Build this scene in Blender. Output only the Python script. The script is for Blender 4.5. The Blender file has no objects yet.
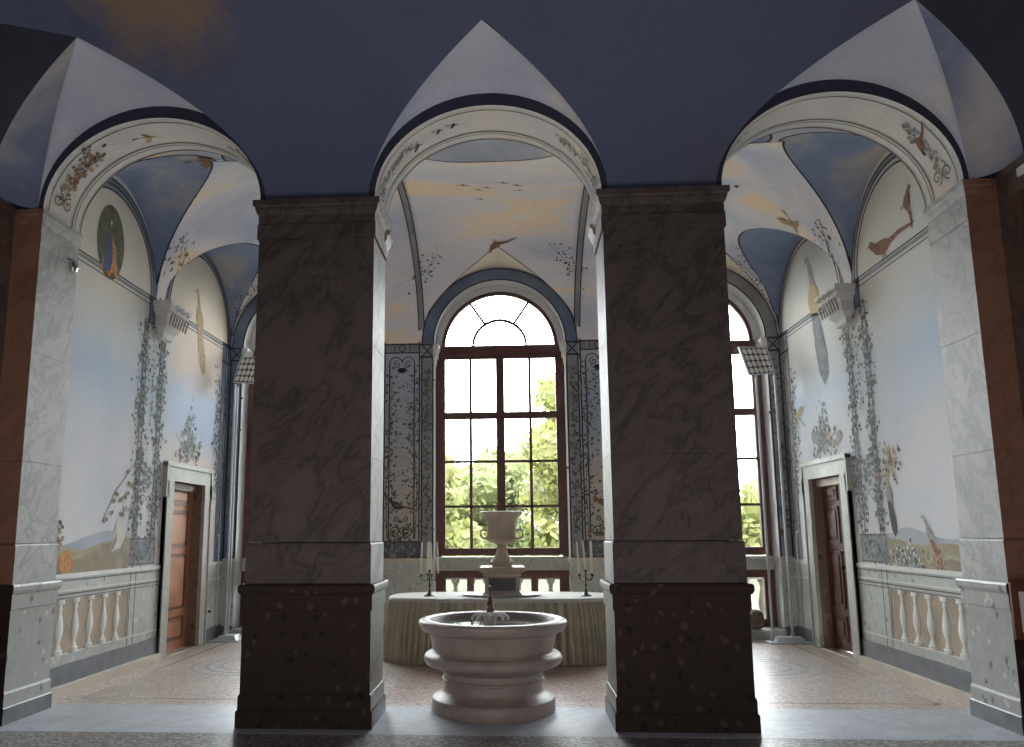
import bpy, math, random
from mathutils import Vector, Matrix
random.seed(7)
C = bpy.context.scene.collection
PI = math.pi

# ------------------------------------------------------------------ materials
def newmat(name):
    m = bpy.data.materials.new(name); m.use_nodes = True
    nt = m.node_tree; nt.nodes.clear()
    out = nt.nodes.new('ShaderNodeOutputMaterial'); b = nt.nodes.new('ShaderNodeBsdfPrincipled')
    nt.links.new(b.outputs[0], out.inputs[0])
    return m, nt, b
def N(nt, t, **k):
    n = nt.nodes.new(t)
    for a, v in k.items():
        if a in ('op',): n.operation = v
        elif a == 'blend': n.blend_type = v
        else: n.inputs[a.replace('_', ' ')].default_value = v
    return n
def coords(nt, scale=(1, 1, 1), rot=(0, 0, 0), loc=(0, 0, 0)):
    g = nt.nodes.new('ShaderNodeNewGeometry'); mp = nt.nodes.new('ShaderNodeMapping')
    mr = nt.nodes.new('ShaderNodeMapping'); mr.inputs['Rotation'].default_value = rot
    mp.inputs['Scale'].default_value = scale
    mp.inputs['Location'].default_value = loc
    nt.links.new(g.outputs['Position'], mr.inputs[0]); nt.links.new(mr.outputs[0], mp.inputs[0]); return mp.outputs[0]
def ramp(nt, src, stops, interp='LINEAR'):
    r = nt.nodes.new('ShaderNodeValToRGB'); cr = r.color_ramp; cr.interpolation = interp
    while len(cr.elements) > 1: cr.elements.remove(cr.elements[-1])
    cr.elements[0].position = stops[0][0]; c = stops[0][1]; cr.elements[0].color = (*c, 1)
    for p, c in stops[1:]:
        e = cr.elements.new(p); e.color = (*c, 1)
    nt.links.new(src, r.inputs[0]); return r.outputs[0]
def noise(nt, vec, scale, detail=4, rough=.5, dist=0):
    n = nt.nodes.new('ShaderNodeTexNoise')
    n.inputs['Scale'].default_value = scale; n.inputs['Detail'].default_value = detail
    n.inputs['Roughness'].default_value = rough; n.inputs['Distortion'].default_value = dist
    nt.links.new(vec, n.inputs['Vector']); return n.outputs[0]
def mix(nt, fac, a, b, blend='MIX'):
    m = nt.nodes.new('ShaderNodeMix'); m.data_type = 'RGBA'; m.blend_type = blend
    for sock, v in ((m.inputs[0], fac), (m.inputs[6], a), (m.inputs[7], b)):
        if hasattr(v, 'is_output') or isinstance(v, bpy.types.NodeSocket): nt.links.new(v, sock)
        elif isinstance(v, (int, float)): sock.default_value = v
        else: sock.default_value = (*v, 1)
    return m.outputs[2]
def bump(nt, b, src, strength=.2, dist=.01):
    n = nt.nodes.new('ShaderNodeBump'); n.inputs['Strength'].default_value = strength; n.inputs['Distance'].default_value = dist
    nt.links.new(src, n.inputs['Height']); nt.links.new(n.outputs[0], b.inputs['Normal'])
def plain(name, col, rough=.6, metal=0, var=.12, scale=6, bmp=0):
    m, nt, b = newmat(name); v = coords(nt)
    n = noise(nt, v, scale, 5)
    lo = tuple(c * (1 - var) for c in col); hi = tuple(min(1, c * (1 + var)) for c in col)
    nt.links.new(ramp(nt, n, [(.3, lo), (.7, hi)]), b.inputs['Base Color'])
    b.inputs['Roughness'].default_value = rough; b.inputs['Metallic'].default_value = metal
    if bmp: bump(nt, b, noise(nt, v, 60, 3), bmp, .004)
    return m
def marble(name, base, vein, rough=.35, scale=1.0, vw=.035, rot=(.6, -.6, 0), mottled=.08):
    m, nt, b = newmat(name)
    v = coords(nt, (2.4, 2.4, .42), rot)
    n = noise(nt, v, 1.5 * scale, 9, .6, .5)
    w = tuple(.45 * a + .55 * c for a, c in zip(base, vein))
    col = ramp(nt, n, [(0, base), (.36, base), (.40, w), (.44, base), (.485, w), (.5, vein), (.515, w), (.58, base), (1, base)])
    n2 = noise(nt, coords(nt, (1, 1, .5), rot), 3 * scale, 5, .6, .5)
    sh = ramp(nt, n2, [(.3, (1 - mottled * 2,) * 3), (.7, (1, 1, 1))])
    nt.links.new(mix(nt, 1.0, col, sh, 'MULTIPLY'), b.inputs['Base Color'])
    b.inputs['Roughness'].default_value = rough
    return m
def breccia(name, base, spot, light, rough=.35, scale=14):
    m, nt, b = newmat(name)
    v = coords(nt, (1, 1, .75), (.3, .2, .5))
    vo = nt.nodes.new('ShaderNodeTexVoronoi'); vo.inputs['Scale'].default_value = scale
    vo.inputs['Randomness'].default_value = 1
    nz = nt.nodes.new('ShaderNodeTexNoise'); nz.inputs['Scale'].default_value = 5
    nt.links.new(v, nz.inputs['Vector'])
    ad = nt.nodes.new('ShaderNodeVectorMath'); ad.operation = 'MULTIPLY_ADD'
    nt.links.new(nz.outputs[1], ad.inputs[0]); ad.inputs[1].default_value = (.12,) * 3; nt.links.new(v, ad.inputs[2])
    nt.links.new(ad.outputs[0], vo.inputs['Vector'])
    sep = nt.nodes.new('ShaderNodeSeparateColor'); nt.links.new(vo.outputs['Color'], sep.inputs[0])
    cellc = ramp(nt, sep.outputs[0], [(0, spot), (.14, spot), (.16, base), (.82, base), (.84, light), (1, light)], 'LINEAR')
    edge = ramp(nt, vo.outputs['Distance'], [(.25, (1, 1, 1)), (.42, (0, 0, 0))])
    c = mix(nt, edge, base, cellc)
    n2 = ramp(nt, noise(nt, v, 9, 6, .7), [(.3, (.8,) * 3), (.7, (1.05,) * 3)])
    nt.links.new(mix(nt, 1.0, c, n2, 'MULTIPLY'), b.inputs['Base Color'])
    b.inputs['Roughness'].default_value = rough
    return m
def terrazzo(name, cols, rough=.25, scale=55, big=1.2, coat=.3):
    m, nt, b = newmat(name); v = coords(nt)
    vo = nt.nodes.new('ShaderNodeTexVoronoi'); vo.inputs['Scale'].default_value = scale; nt.links.new(v, vo.inputs['Vector'])
    sep = nt.nodes.new('ShaderNodeSeparateColor'); nt.links.new(vo.outputs['Color'], sep.inputs[0])
    n = len(cols); c = ramp(nt, sep.outputs[0], [(i / n, cols[i]) for i in range(n)], 'CONSTANT')
    n2 = ramp(nt, noise(nt, v, big, 4, .6), [(.3, (.82, .8, .8)), (.7, (1.05, 1.05, 1.05))])
    nt.links.new(mix(nt, 1.0, c, n2, 'MULTIPLY'), b.inputs['Base Color'])
    b.inputs['Roughness'].default_value = rough; b.inputs['Specular IOR Level'].default_value = .35
    return m
def fresco(name, stops, scale=.45, stretch=(1, 1, 1), rot=(0, 0, 0), loc=(0, 0, 0), rough=.85, speck=.06, dist=.6, zgrad=None, crease=False, gain=1.0, ymix=None, blob=None):
    m, nt, b = newmat(name)
    v = coords(nt, stretch, rot, loc)
    c = ramp(nt, noise(nt, v, scale, 5, .5, dist), stops)
    if zgrad:
        g = nt.nodes.new('ShaderNodeNewGeometry'); s = nt.nodes.new('ShaderNodeSeparateXYZ'); nt.links.new(g.outputs['Position'], s.inputs[0])
        mr = nt.nodes.new('ShaderNodeMapRange'); mr.inputs[1].default_value = zgrad[0]; mr.inputs[2].default_value = zgrad[1]
        nt.links.new(s.outputs[2], mr.inputs[0])
        zc = ramp(nt, mr.outputs[0], zgrad[2])
        c = mix(nt, zgrad[3], c, zc)
    if ymix or blob:
        g0 = nt.nodes.new('ShaderNodeNewGeometry'); s0 = nt.nodes.new('ShaderNodeSeparateXYZ'); nt.links.new(g0.outputs['Position'], s0.inputs[0])
    if ymix:   # (y0, y1, z ramp)
        my = nt.nodes.new('ShaderNodeMapRange'); my.inputs[1].default_value = ymix[0]; my.inputs[2].default_value = ymix[1]; nt.links.new(s0.outputs[1], my.inputs[0])
        wob = nt.nodes.new('ShaderNodeMath'); wob.operation = 'MULTIPLY_ADD'; nt.links.new(noise(nt, coords(nt), 1.1, 4, .5, .5), wob.inputs[0]); wob.inputs[1].default_value = .9; nt.links.new(s0.outputs[2], wob.inputs[2])
        mz = nt.nodes.new('ShaderNodeMapRange'); mz.inputs[1].default_value = 1.65; mz.inputs[2].default_value = 6.05; nt.links.new(wob.outputs[0], mz.inputs[0])
        c = mix(nt, my.outputs[0], c, ramp(nt, mz.outputs[0], ymix[2]))
    if blob:   # (centre, radius, colour)
        vd = nt.nodes.new('ShaderNodeVectorMath'); vd.operation = 'DISTANCE'; nt.links.new(g0.outputs['Position'], vd.inputs[0]); vd.inputs[1].default_value = blob[0]
        ns = nt.nodes.new('ShaderNodeMath'); ns.operation = 'MULTIPLY_ADD'; nt.links.new(noise(nt, coords(nt), 2.2, 6, .65, .4), ns.inputs[0]); ns.inputs[1].default_value = 1.3; nt.links.new(vd.outputs['Value'], ns.inputs[2])
        mr2 = nt.nodes.new('ShaderNodeMapRange'); mr2.inputs[1].default_value = blob[1] + .95; mr2.inputs[2].default_value = blob[1] + .45; nt.links.new(ns.outputs[0], mr2.inputs[0])
        c = mix(nt, mr2.outputs[0], c, blob[2])
    speck_lo, speck_hi = (1 - speck * 2) * gain, (1 + speck * .5) * gain
    g = ramp(nt, noise(nt, coords(nt), 22, 6, .7), [(.25, (speck_lo,) * 3), (.75, (speck_hi,) * 3)])
    c = mix(nt, 1.0, c, g, 'MULTIPLY')
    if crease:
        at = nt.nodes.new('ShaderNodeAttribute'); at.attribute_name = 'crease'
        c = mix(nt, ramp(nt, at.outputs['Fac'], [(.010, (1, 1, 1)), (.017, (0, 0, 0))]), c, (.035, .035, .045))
    nt.links.new(c, b.inputs['Base Color'])
    b.inputs['Roughness'].default_value = rough
    b.inputs['Specular IOR Level'].default_value = .2
    return m

M = {}
M['pier'] = marble('shade-toned veined marble', (.108, .087, .085), (.058, .046, .045), .6, .8)  # darkened copy of the pale marble, shade of the pier fronts in its colour
M['white'] = marble('pale veined marble', (.52, .52, .50), (.33, .34, .35), .55, 1.0, mottled=.05)
M['brownm'] = marble('brown marble', (.30, .165, .11), (.22, .12, .082), .4)
M['brownm_dark'] = marble('dark brown marble', (.15, .10, .08), (.08, .05, .045), .4)
M['brec'] = breccia('grey breccia', (.45, .46, .44), (.20, .20, .21), (.66, .65, .6))
M['brec_brown_shade'] = breccia('shade-dark brown breccia', (.036, .024, .022), (.018, .013, .012), (.075, .055, .047), .75)  # shade on the pedestal fronts is put into this dark breccia
M['brec_dado'] = breccia('pale breccia', (.56, .58, .55), (.30, .31, .31), (.75, .74, .70), .4, 17)
M['slate'] = plain('dark slate marble', (.15, .16, .18), .35, 0, .25)
M['cream'] = plain('cream stone', (.62, .55, .46), .4, 0, .1, 3)
M['strip'] = marble('threshold marble', (.50, .54, .58), (.38, .41, .46), .42, .8, mottled=.06)
M['terr_room'] = terrazzo('grey terrazzo', [(.10, .10, .11), (.30, .29, .28), (.19, .18, .18), (.42, .40, .38), (.15, .14, .15), (.25, .23, .22)], .38, 42)
M['terr_log'] = terrazzo('pink terrazzo', [(.40, .32, .27), (.56, .50, .44), (.33, .24, .21), (.62, .57, .52), (.48, .38, .32), (.42, .39, .38)], .36, 40)
M['inlay'] = plain('pale blue inlay', (.50, .56, .60), .22)
M['inlay_pink'] = terrazzo('rose mosaic', [(.36, .24, .20), (.48, .36, .30), (.33, .23, .20), (.54, .45, .39)], .36, 40)
M['inlay_tan'] = plain('tan inlay', (.55, .45, .36), .22)
for _k in ('brec_brown_shade', 'pier'):
    [n for n in M[_k].node_tree.nodes if n.type == 'BSDF_PRINCIPLED'][0].inputs['Specular IOR Level'].default_value = .18
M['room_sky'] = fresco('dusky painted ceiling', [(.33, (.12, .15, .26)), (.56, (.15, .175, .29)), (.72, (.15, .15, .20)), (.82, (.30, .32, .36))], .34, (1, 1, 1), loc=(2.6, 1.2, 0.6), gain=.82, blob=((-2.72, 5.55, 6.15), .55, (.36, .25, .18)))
M['room_shade'] = fresco('shade-toned side vault', [(.35, (.04, .044, .065)), (.7, (.07, .08, .11))], .5)  # dark colour stands for the side sails turned away from the light
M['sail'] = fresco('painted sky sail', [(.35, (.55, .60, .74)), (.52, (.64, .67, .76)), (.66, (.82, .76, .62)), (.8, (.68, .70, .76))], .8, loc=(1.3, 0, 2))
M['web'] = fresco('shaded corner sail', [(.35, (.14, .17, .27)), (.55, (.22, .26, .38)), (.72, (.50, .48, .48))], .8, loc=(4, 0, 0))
M['archface'] = plain('shade-blue arch face', (.030, .036, .066), .8)  # shade on the room-facing arch wall is put into this dark blue
M['soffit'] = fresco('painted soffit', [(.35, (.54, .54, .55)), (.55, (.60, .59, .57)), (.7, (.66, .58, .48))], 1.1, loc=(0, 3, 1), gain=1.22)
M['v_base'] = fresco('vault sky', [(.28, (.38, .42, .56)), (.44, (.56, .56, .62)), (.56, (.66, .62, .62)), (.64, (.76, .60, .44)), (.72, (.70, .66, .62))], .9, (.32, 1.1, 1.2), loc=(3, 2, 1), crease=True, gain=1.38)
M['v_side'] = fresco('shade-toned blue vault web', [(.35, (.16, .20, .33)), (.52, (.23, .28, .41)), (.66, (.50, .44, .36)), (.8, (.30, .34, .44))], .7, loc=(1, 5, 2), crease=True, gain=1.1)  # blue fresco, darkened to stand for webs facing away from the windows
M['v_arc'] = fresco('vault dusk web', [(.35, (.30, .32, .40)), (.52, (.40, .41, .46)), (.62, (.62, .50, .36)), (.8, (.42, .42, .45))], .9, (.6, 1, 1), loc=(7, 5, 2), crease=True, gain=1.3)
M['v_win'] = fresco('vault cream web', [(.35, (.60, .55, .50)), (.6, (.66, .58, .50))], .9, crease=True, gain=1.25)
WG = (1.2, 5.6, [(0, (.62, .59, .56)), (.16, (.64, .61, .60)), (.34, (.64, .61, .61)), (.44, (.52, .57, .65)), (.52, (.44, .53, .66)), (.60, (.56, .60, .62)), (.72, (.64, .62, .55)), (1, (.70, .62, .48))], .62)
M['wall_l'] = fresco('left wall sky', [(.33, (.36, .45, .60)), (.45, (.50, .56, .63)), (.54, (.63, .62, .60)), (.7, (.72, .62, .54))], .42, (1, 1, .8), loc=(0, 1.7, 2.2), zgrad=WG, gain=1.2, ymix=(9.75, 10.3, [(0, (.60, .55, .52)), (.3, (.70, .60, .55)), (.42, (.46, .53, .66)), (.52, (.50, .57, .68)), (.62, (.70, .60, .53)), (.8, (.72, .64, .52)), (1, (.66, .62, .56))]))
M['wall_r'] = fresco('right wall sky', [(.33, (.38, .49, .64)), (.45, (.52, .60, .68)), (.55, (.62, .63, .63)), (.72, (.68, .62, .54))], .42, (1, 1, 1.1), loc=(0, 3.1, 0.3), zgrad=WG, gain=1.2)
M['wall_b'] = fresco('back wall garden sky', [(.3, (.22, .28, .40)), (.5, (.32, .36, .42)), (.62, (.42, .40, .38)), (.75, (.46, .38, .30))], .7, (1, 1, .9), zgrad=(1.4, 5.4, [(0, (.42, .34, .26)), (.25, (.46, .40, .36)), (.5, (.26, .33, .46)), (.8, (.46, .46, .48)), (1, (.58, .50, .42))], .6), gain=1.4)
M['jamb'] = fresco('white plaster jamb', [(.3, (.68, .72, .76)), (.6, (.78, .79, .78))], 1.2, speck=.08)
M['line'] = plain('black painted line', (.035, .038, .05), .8)
M['line_soft'] = plain('grey painted line', (.16, .155, .15), .8)
M['band_blue'] = fresco('blue painted band', [(.3, (.13, .17, .27)), (.6, (.22, .27, .37))], 1.5)
M['band_grey'] = fresco('grey painted band', [(.3, (.24, .25, .28)), (.6, (.36, .36, .37))], 2.5)
M['panel_dark'] = fresco('dark painted panel', [(.3, (.10, .11, .13)), (.6, (.17, .17, .18))], 3)
M['leaf_p'] = plain('painted green leaf', (.12, .135, .12), .85, 0, .35, 14)
M['leaf_o'] = plain('painted autumn leaf', (.34, .28, .17), .85, 0, .35, 14)
M['leaf_b'] = plain('painted grey leaf', (.22, .25, .26), .85, 0, .3, 14)
M['p_brown'] = plain('painted brown plumage', (.27, .13, .08), .85, 0, .35, 20)
M['p_red'] = plain('painted rust plumage', (.27, .14, .10), .85, 0, .3, 20)
M['p_blue'] = plain('painted blue plumage', (.09, .13, .25), .85, 0, .35, 20)
M['p_dark'] = plain('painted dark plumage', (.07, .07, .075), .85, 0, .35, 20)
M['p_white'] = plain('painted white plumage', (.66, .64, .56), .85, 0, .1, 20)
M['p_grey'] = plain('painted grey plumage', (.34, .33, .32), .85, 0, .3, 20)
M['p_tan'] = plain('painted tan plumage', (.50, .38, .22), .85, 0, .25, 20)
M['p_green'] = plain('painted olive', (.135, .14, .10), .85, 0, .4, 10)
M['p_orange'] = plain('painted orange', (.55, .26, .08), .85, 0, .3, 20)
M['p_purple'] = plain('painted violet', (.19, .15, .30), .85, 0, .3, 20)
M['hill_blue'] = fresco('painted far hills', [(.3, (.40, .44, .52)), (.6, (.50, .53, .58))], 2)
M['hill_ochre'] = fresco('painted ochre field', [(.3, (.36, .32, .22)), (.5, (.46, .41, .29)), (.7, (.52, .48, .38))], 2.2, (1, 1, 3))
M['hill_brown'] = fresco('painted brown hillside', [(.3, (.26, .22, .15)), (.5, (.36, .31, .22)), (.7, (.42, .38, .30))], 2.6)
M['tan_pan'] = fresco('painted tan ground', [(.3, (.33, .28, .20)), (.55, (.47, .40, .31)), (.7, (.55, .42, .33))], 2.4)
M['bal_white'] = plain('painted white baluster', (.74, .74, .70), .7, 0, .06)
M['iron'] = plain('dark metal', (.035, .033, .03), .4, .6)
M['bronze'] = plain('aged bronze', (.10, .07, .05), .4, .8)
M['winwood'] = plain('dark red window wood', (.125, .05, .045), .45, 0, .25)
M['doorwood'] = plain('polished brown wood', (.42, .17, .085), .4, 0, .25, 3)
M['doorwood_dark'] = plain('dark brown wood', (.12, .045, .03), .45, 0, .3, 3)
M['doorstone'] = breccia('grey green door stone', (.46, .47, .42), (.32, .34, .31), (.56, .56, .50), .5, 22)
M['reveal'] = breccia('brown reveal stone', (.22, .15, .115), (.11, .075, .06), (.33, .25, .19), .5, 12)
M['black'] = plain('unlit interior', (.01, .009, .009), .9)
M['fount'] = marble('fountain marble', (.36, .30, .275), (.28, .235, .215), .42, .6)
M['urn'] = marble('urn marble', (.56, .47, .36), (.42, .35, .27), .5, 1.6)
M['cloth_s'] = plain('sage skirt cloth', (.52, .49, .38), .85, 0, .15, 5)
M['cloth_t'] = plain('pale cloth top', (.60, .60, .55), .75, 0, .06)
M['wax'] = plain('ivory wax', (.75, .70, .58), .5, 0, .05)
M['lampgrey'] = plain('grey painted steel', (.50, .53, .56), .4, .2, .06)
M['lampwhite'] = plain('white steel', (.66, .70, .75), .35, .1, .05)
M['reflector'] = plain('pale reflector relief', (.82, .80, .72), .5, 0, .1, 30)
M['rock'] = plain('rough brown stone', (.19, .15, .12), .9, 0, .4, 18, .5)
M['paper'] = plain('white paper', (.72, .71, .68), .7, 0, .03)
M['plastic_w'] = plain('white plastic', (.75, .75, .72), .4, 0, .03)
M['plastic_k'] = plain('black plastic', (.02, .02, .02), .4, 0, .1)
M['extstone'] = plain('sunlit weathered stone', (.10, .095, .075), .8, 0, .1)
M['grass'] = plain('dry lawn', (.036, .043, .014), .9, 0, .2, 2)
M['gravel'] = plain('pale gravel', (.45, .43, .38), .9, 0, .1, 9)
M['bark'] = plain('tree bark', (.12, .09, .06), .9, 0, .3, 8)
def leafmat(name, c):
    m, nt, b = newmat(name)
    oi = noise(nt, coords(nt), 1.6, 4)
    nt.links.new(ramp(nt, oi, [(.3, tuple(x * .6 for x in c)), (.7, tuple(min(1, x * 1.35) for x in c))]), b.inputs['Base Color'])
    b.inputs['Roughness'].default_value = .6
    tr = nt.nodes.new('ShaderNodeBsdfTranslucent'); tr.inputs[0].default_value = (c[0] * 1.2, c[1] * 1.2, c[2], 1)
    mx = nt.nodes.new('ShaderNodeMixShader'); mx.inputs[0].default_value = .45
    out = [n for n in nt.nodes if n.type == 'OUTPUT_MATERIAL'][0]
    nt.links.new(b.outputs[0], mx.inputs[1]); nt.links.new(tr.outputs[0], mx.inputs[2]); nt.links.new(mx.outputs[0], out.inputs[0])
    return m
M['leafA'] = leafmat('yellow green foliage', (.165, .175, .055))
M['leafB'] = leafmat('fresh green foliage', (.135, .158, .055))
def glassmat():
    m, nt, b = newmat('clear window glass'); nt.nodes.remove(b)
    out = [n for n in nt.nodes if n.type == 'OUTPUT_MATERIAL'][0]
    t = nt.nodes.new('ShaderNodeBsdfTransparent'); t.inputs[0].default_value = (.95, .97, .97, 1)
    g = nt.nodes.new('ShaderNodeBsdfGlossy'); g.inputs['Roughness'].default_value = .03
    f = nt.nodes.new('ShaderNodeFresnel'); f.inputs[0].default_value = 1.3
    mx = nt.nodes.new('ShaderNodeMixShader')
    nt.links.new(f.outputs[0], mx.inputs[0]); nt.links.new(t.outputs[0], mx.inputs[1]); nt.links.new(g.outputs[0], mx.inputs[2])
    nt.links.new(mx.outputs[0], out.inputs[0]); return m
M['glass'] = glassmat()
def watermat():
    m, nt, b = newmat('still water')
    b.inputs['Base Color'].default_value = (.10, .10, .10, 1); b.inputs['Roughness'].default_value = .05
    b.inputs['Specular IOR Level'].default_value = .8
    bump(nt, b, noise(nt, coords(nt), 9, 2), .1, .01); return m
M['water'] = watermat()

# ------------------------------------------------------------------ mesh builder
BASE = {}
def basept(o): return BASE.get(o.name, Vector((0, 0, 0)))
class MB:
    def __init__(s): s.v = []; s.f = []; s.m = []; s.cur = 0
    def mat(s, i): s.cur = i; return s
    def face(s, pts):
        n = len(s.v); s.v += [tuple(p) for p in pts]; s.f.append(tuple(range(n, n + len(pts)))); s.m.append(s.cur)
    def box(s, x0, x1, y0, y1, z0, z1):
        n = len(s.v)
        s.v += [(x, y, z) for z in (z0, z1) for (x, y) in ((x0, y0), (x1, y0), (x1, y1), (x0, y1))]
        for f in ((3, 2, 1, 0), (4, 5, 6, 7), (0, 1, 5, 4), (1, 2, 6, 5), (2, 3, 7, 6), (3, 0, 4, 7)):
            s.f.append(tuple(n + i for i in f)); s.m.append(s.cur)
        return s
    def bbox(s, x0, x1, y0, y1, z0, z1, b=.01):   # chamfered box
        return s.prof_rect(x0, x1, y0, y1, [(-b, z0), (0, z0 + b), (0, z1 - b), (-b, z1)], True)
    def rings(s, R, closed=True, cap0=False, cap1=False):
        k = len(R[0]); n = len(s.v)
        for r in R: s.v += [tuple(p) for p in r]
        for i in range(len(R) - 1):
            for j in range(k if closed else k - 1):
                a = n + i * k + j; b = n + i * k + (j + 1) % k
                s.f.append((a, b, b + k, a + k)); s.m.append(s.cur)
        if cap0: s.f.append(tuple(n + j for j in range(k))[::-1]); s.m.append(s.cur)
        if cap1: s.f.append(tuple(n + (len(R) - 1) * k + j for j in range(k))); s.m.append(s.cur)
        return s
    def prof_rect(s, x0, x1, y0, y1, prof, cap=True):
        R = []
        for o, z in prof: R.append([(x0 - o, y0 - o, z), (x1 + o, y0 - o, z), (x1 + o, y1 + o, z), (x0 - o, y1 + o, z)])
        return s.rings(R, True, cap, cap)
    def lathe(s, prof, c, n=32, cap=True, sx=1, sy=1, a0=0):
        R = []
        for r, z in prof: R.append([(c[0] + r * sx * math.cos(a0 + 2 * PI * j / n), c[1] + r * sy * math.sin(a0 + 2 * PI * j / n), c[2] + z) for j in range(n)])
        return s.rings(R, True, cap, cap)
    def tube(s, pts, r, n=8, r1=None, cap=True):
        R = []; m = len(pts); pts = [Vector(p) for p in pts]
        for i, p in enumerate(pts):
            t = (pts[min(i + 1, m - 1)] - pts[max(i - 1, 0)]).normalized()
            u = t.cross(Vector((0, 0, 1)));
            if u.length < .05: u = t.cross(Vector((0, 1, 0)))
            u.normalize(); w = t.cross(u)
            rr = r if r1 is None else r + (r1 - r) * i / (m - 1)
            R.append([p + (u * math.cos(2 * PI * j / n) + w * math.sin(2 * PI * j / n)) * rr for j in range(n)])
        return s.rings(R, True, cap, cap)
    def build(s, name, mats, parent=None, smooth=None, label=None, origin=None):
        if not isinstance(mats, (list, tuple)): mats = [mats]
        me = bpy.data.meshes.new(name)
        if parent is not None: base = basept(parent)
        elif origin is not None: base = Vector(origin)
        else:
            xs = [p[0] for p in s.v]; ys = [p[1] for p in s.v]; zs = [p[2] for p in s.v]
            base = Vector(((min(xs) + max(xs)) / 2, (min(ys) + max(ys)) / 2, min(zs)))
        me.from_pydata([tuple(Vector(p) - base) for p in s.v], [], s.f)
        for m in mats: me.materials.append(m)
        me.polygons.foreach_set('material_index', s.m)
        if smooth is not None:
            me.polygons.foreach_set('use_smooth', [True] * len(s.f))
            me.set_sharp_from_angle(angle=math.radians(smooth))
        me.update()
        o = bpy.data.objects.new(name, me); C.objects.link(o)
        if parent is not None: o.parent = parent
        else: o.location = base
        BASE[o.name] = base
        if label: o['label'] = label
        return o
def thing(name, label, cat, loc=(0, 0, 0), group=None):
    o = bpy.data.objects.new(name, None); C.objects.link(o); o.location = loc; BASE[o.name] = Vector(loc)
    o.empty_display_size = .1
    return tag(o, label, cat, group)
def tag(o, label, cat, group=None):
    o['label'] = label; o['category'] = cat
    if group: o['group'] = group
    return o
def struct(o, label=None, cat='structure'):
    o['kind'] = 'structure'
    o['category'] = cat
    if label: o['label'] = label
    return o
def dup(o, loc=None, parent=None, label=None):
    c = o.copy(); C.objects.link(c)
    if parent is not None: c.parent = parent
    if loc is not None: c.location = loc
    if label: c['label'] = label
    BASE[c.name] = Vector(c.location) if parent is None else BASE[parent.name]
    for ch in list(o.children): dup(ch, parent=c)
    return c

# ------------------------------------------------------------------ plan of the place
YF, YA = 6.66, 7.28            # arcade front and back faces
YB = 12.17                     # window wall
XW = 4.406                     # side walls of the loggia
XR = 4.45                      # side walls of the room
ZS, ZC = 4.60, 4.63            # loggia springing, top of arcade capitals
A0, A1 = 1.033, 2.098          # pier edges
RX = 4.184                     # responds
ARC = [(-3.141, 1.043), (0, 1.033), (3.141, 1.043)]
RISE = .88
WX = (-3.141, 0, 3.141)

# ---- floor
mb = MB()
mb.mat(0).box(-4.6, 4.6, -3.6, 6.47, -.1, 0)
mb.mat(1).box(-4.6, 4.6, 7.50, YB + .55, -.1, 0)
floor = mb.build('floor', [M['terr_room'], M['terr_log']])
struct(floor, 'speckled terrazzo floor, grey in the room and rosy in the gallery', 'floor')
t = MB().box(-4.6, 4.6, 6.47, 7.50, -.1, .001).build('trim_1', M['strip']); struct(t, 'pale grey marble threshold strip running under the arches', 'threshold')
def annulus(mb, cx, cy, r0, r1, z, n=64, sx=1, sy=1):
    for i in range(n):
        a, b = 2 * PI * i / n, 2 * PI * (i + 1) / n
        mb.face([(cx + sx * r * math.cos(t), cy + sy * r * math.sin(t), z) for r, t in ((r0, a), (r1, a), (r1, b), (r0, b))])
for sx in (-1, 1):
    m_ = MB(); annulus(m_, sx * 3.0, 9.75, .56, .62, .0015); annulus(m_, sx * 3.0, 9.75, .40, .44, .0015); annulus(m_, sx * 3.0, 9.75, .74, .77, .0015)
    m_.build('ring_inlay', M['inlay'], floor)
for (x0, x1, w_) in ((-4.1, -1.75, .05), (1.75, 4.1, .05)):
    m_ = MB()
    for a, b, c, d in ((x0, x1, 7.72, 7.72 + w_), (x0, x1, 11.75, 11.75 + w_), (x0, x0 + w_, 7.72, 11.8), (x1 - w_, x1, 7.72, 11.8)):
        m_.face([(a, c, .0014), (b, c, .0014), (b, d, .0014), (a, d, .0014)])
    m_.build('border_inlay', M['inlay_tan'], floor)
m_ = MB()
m_.face([(-1.1, 7.75, .0016), (1.1, 7.75, .0016), (1.1, 11.6, .0016), (-1.1, 11.6, .0016)])
m_.build('carpet_mosaic_inlay', M['inlay_pink'], floor)

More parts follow.
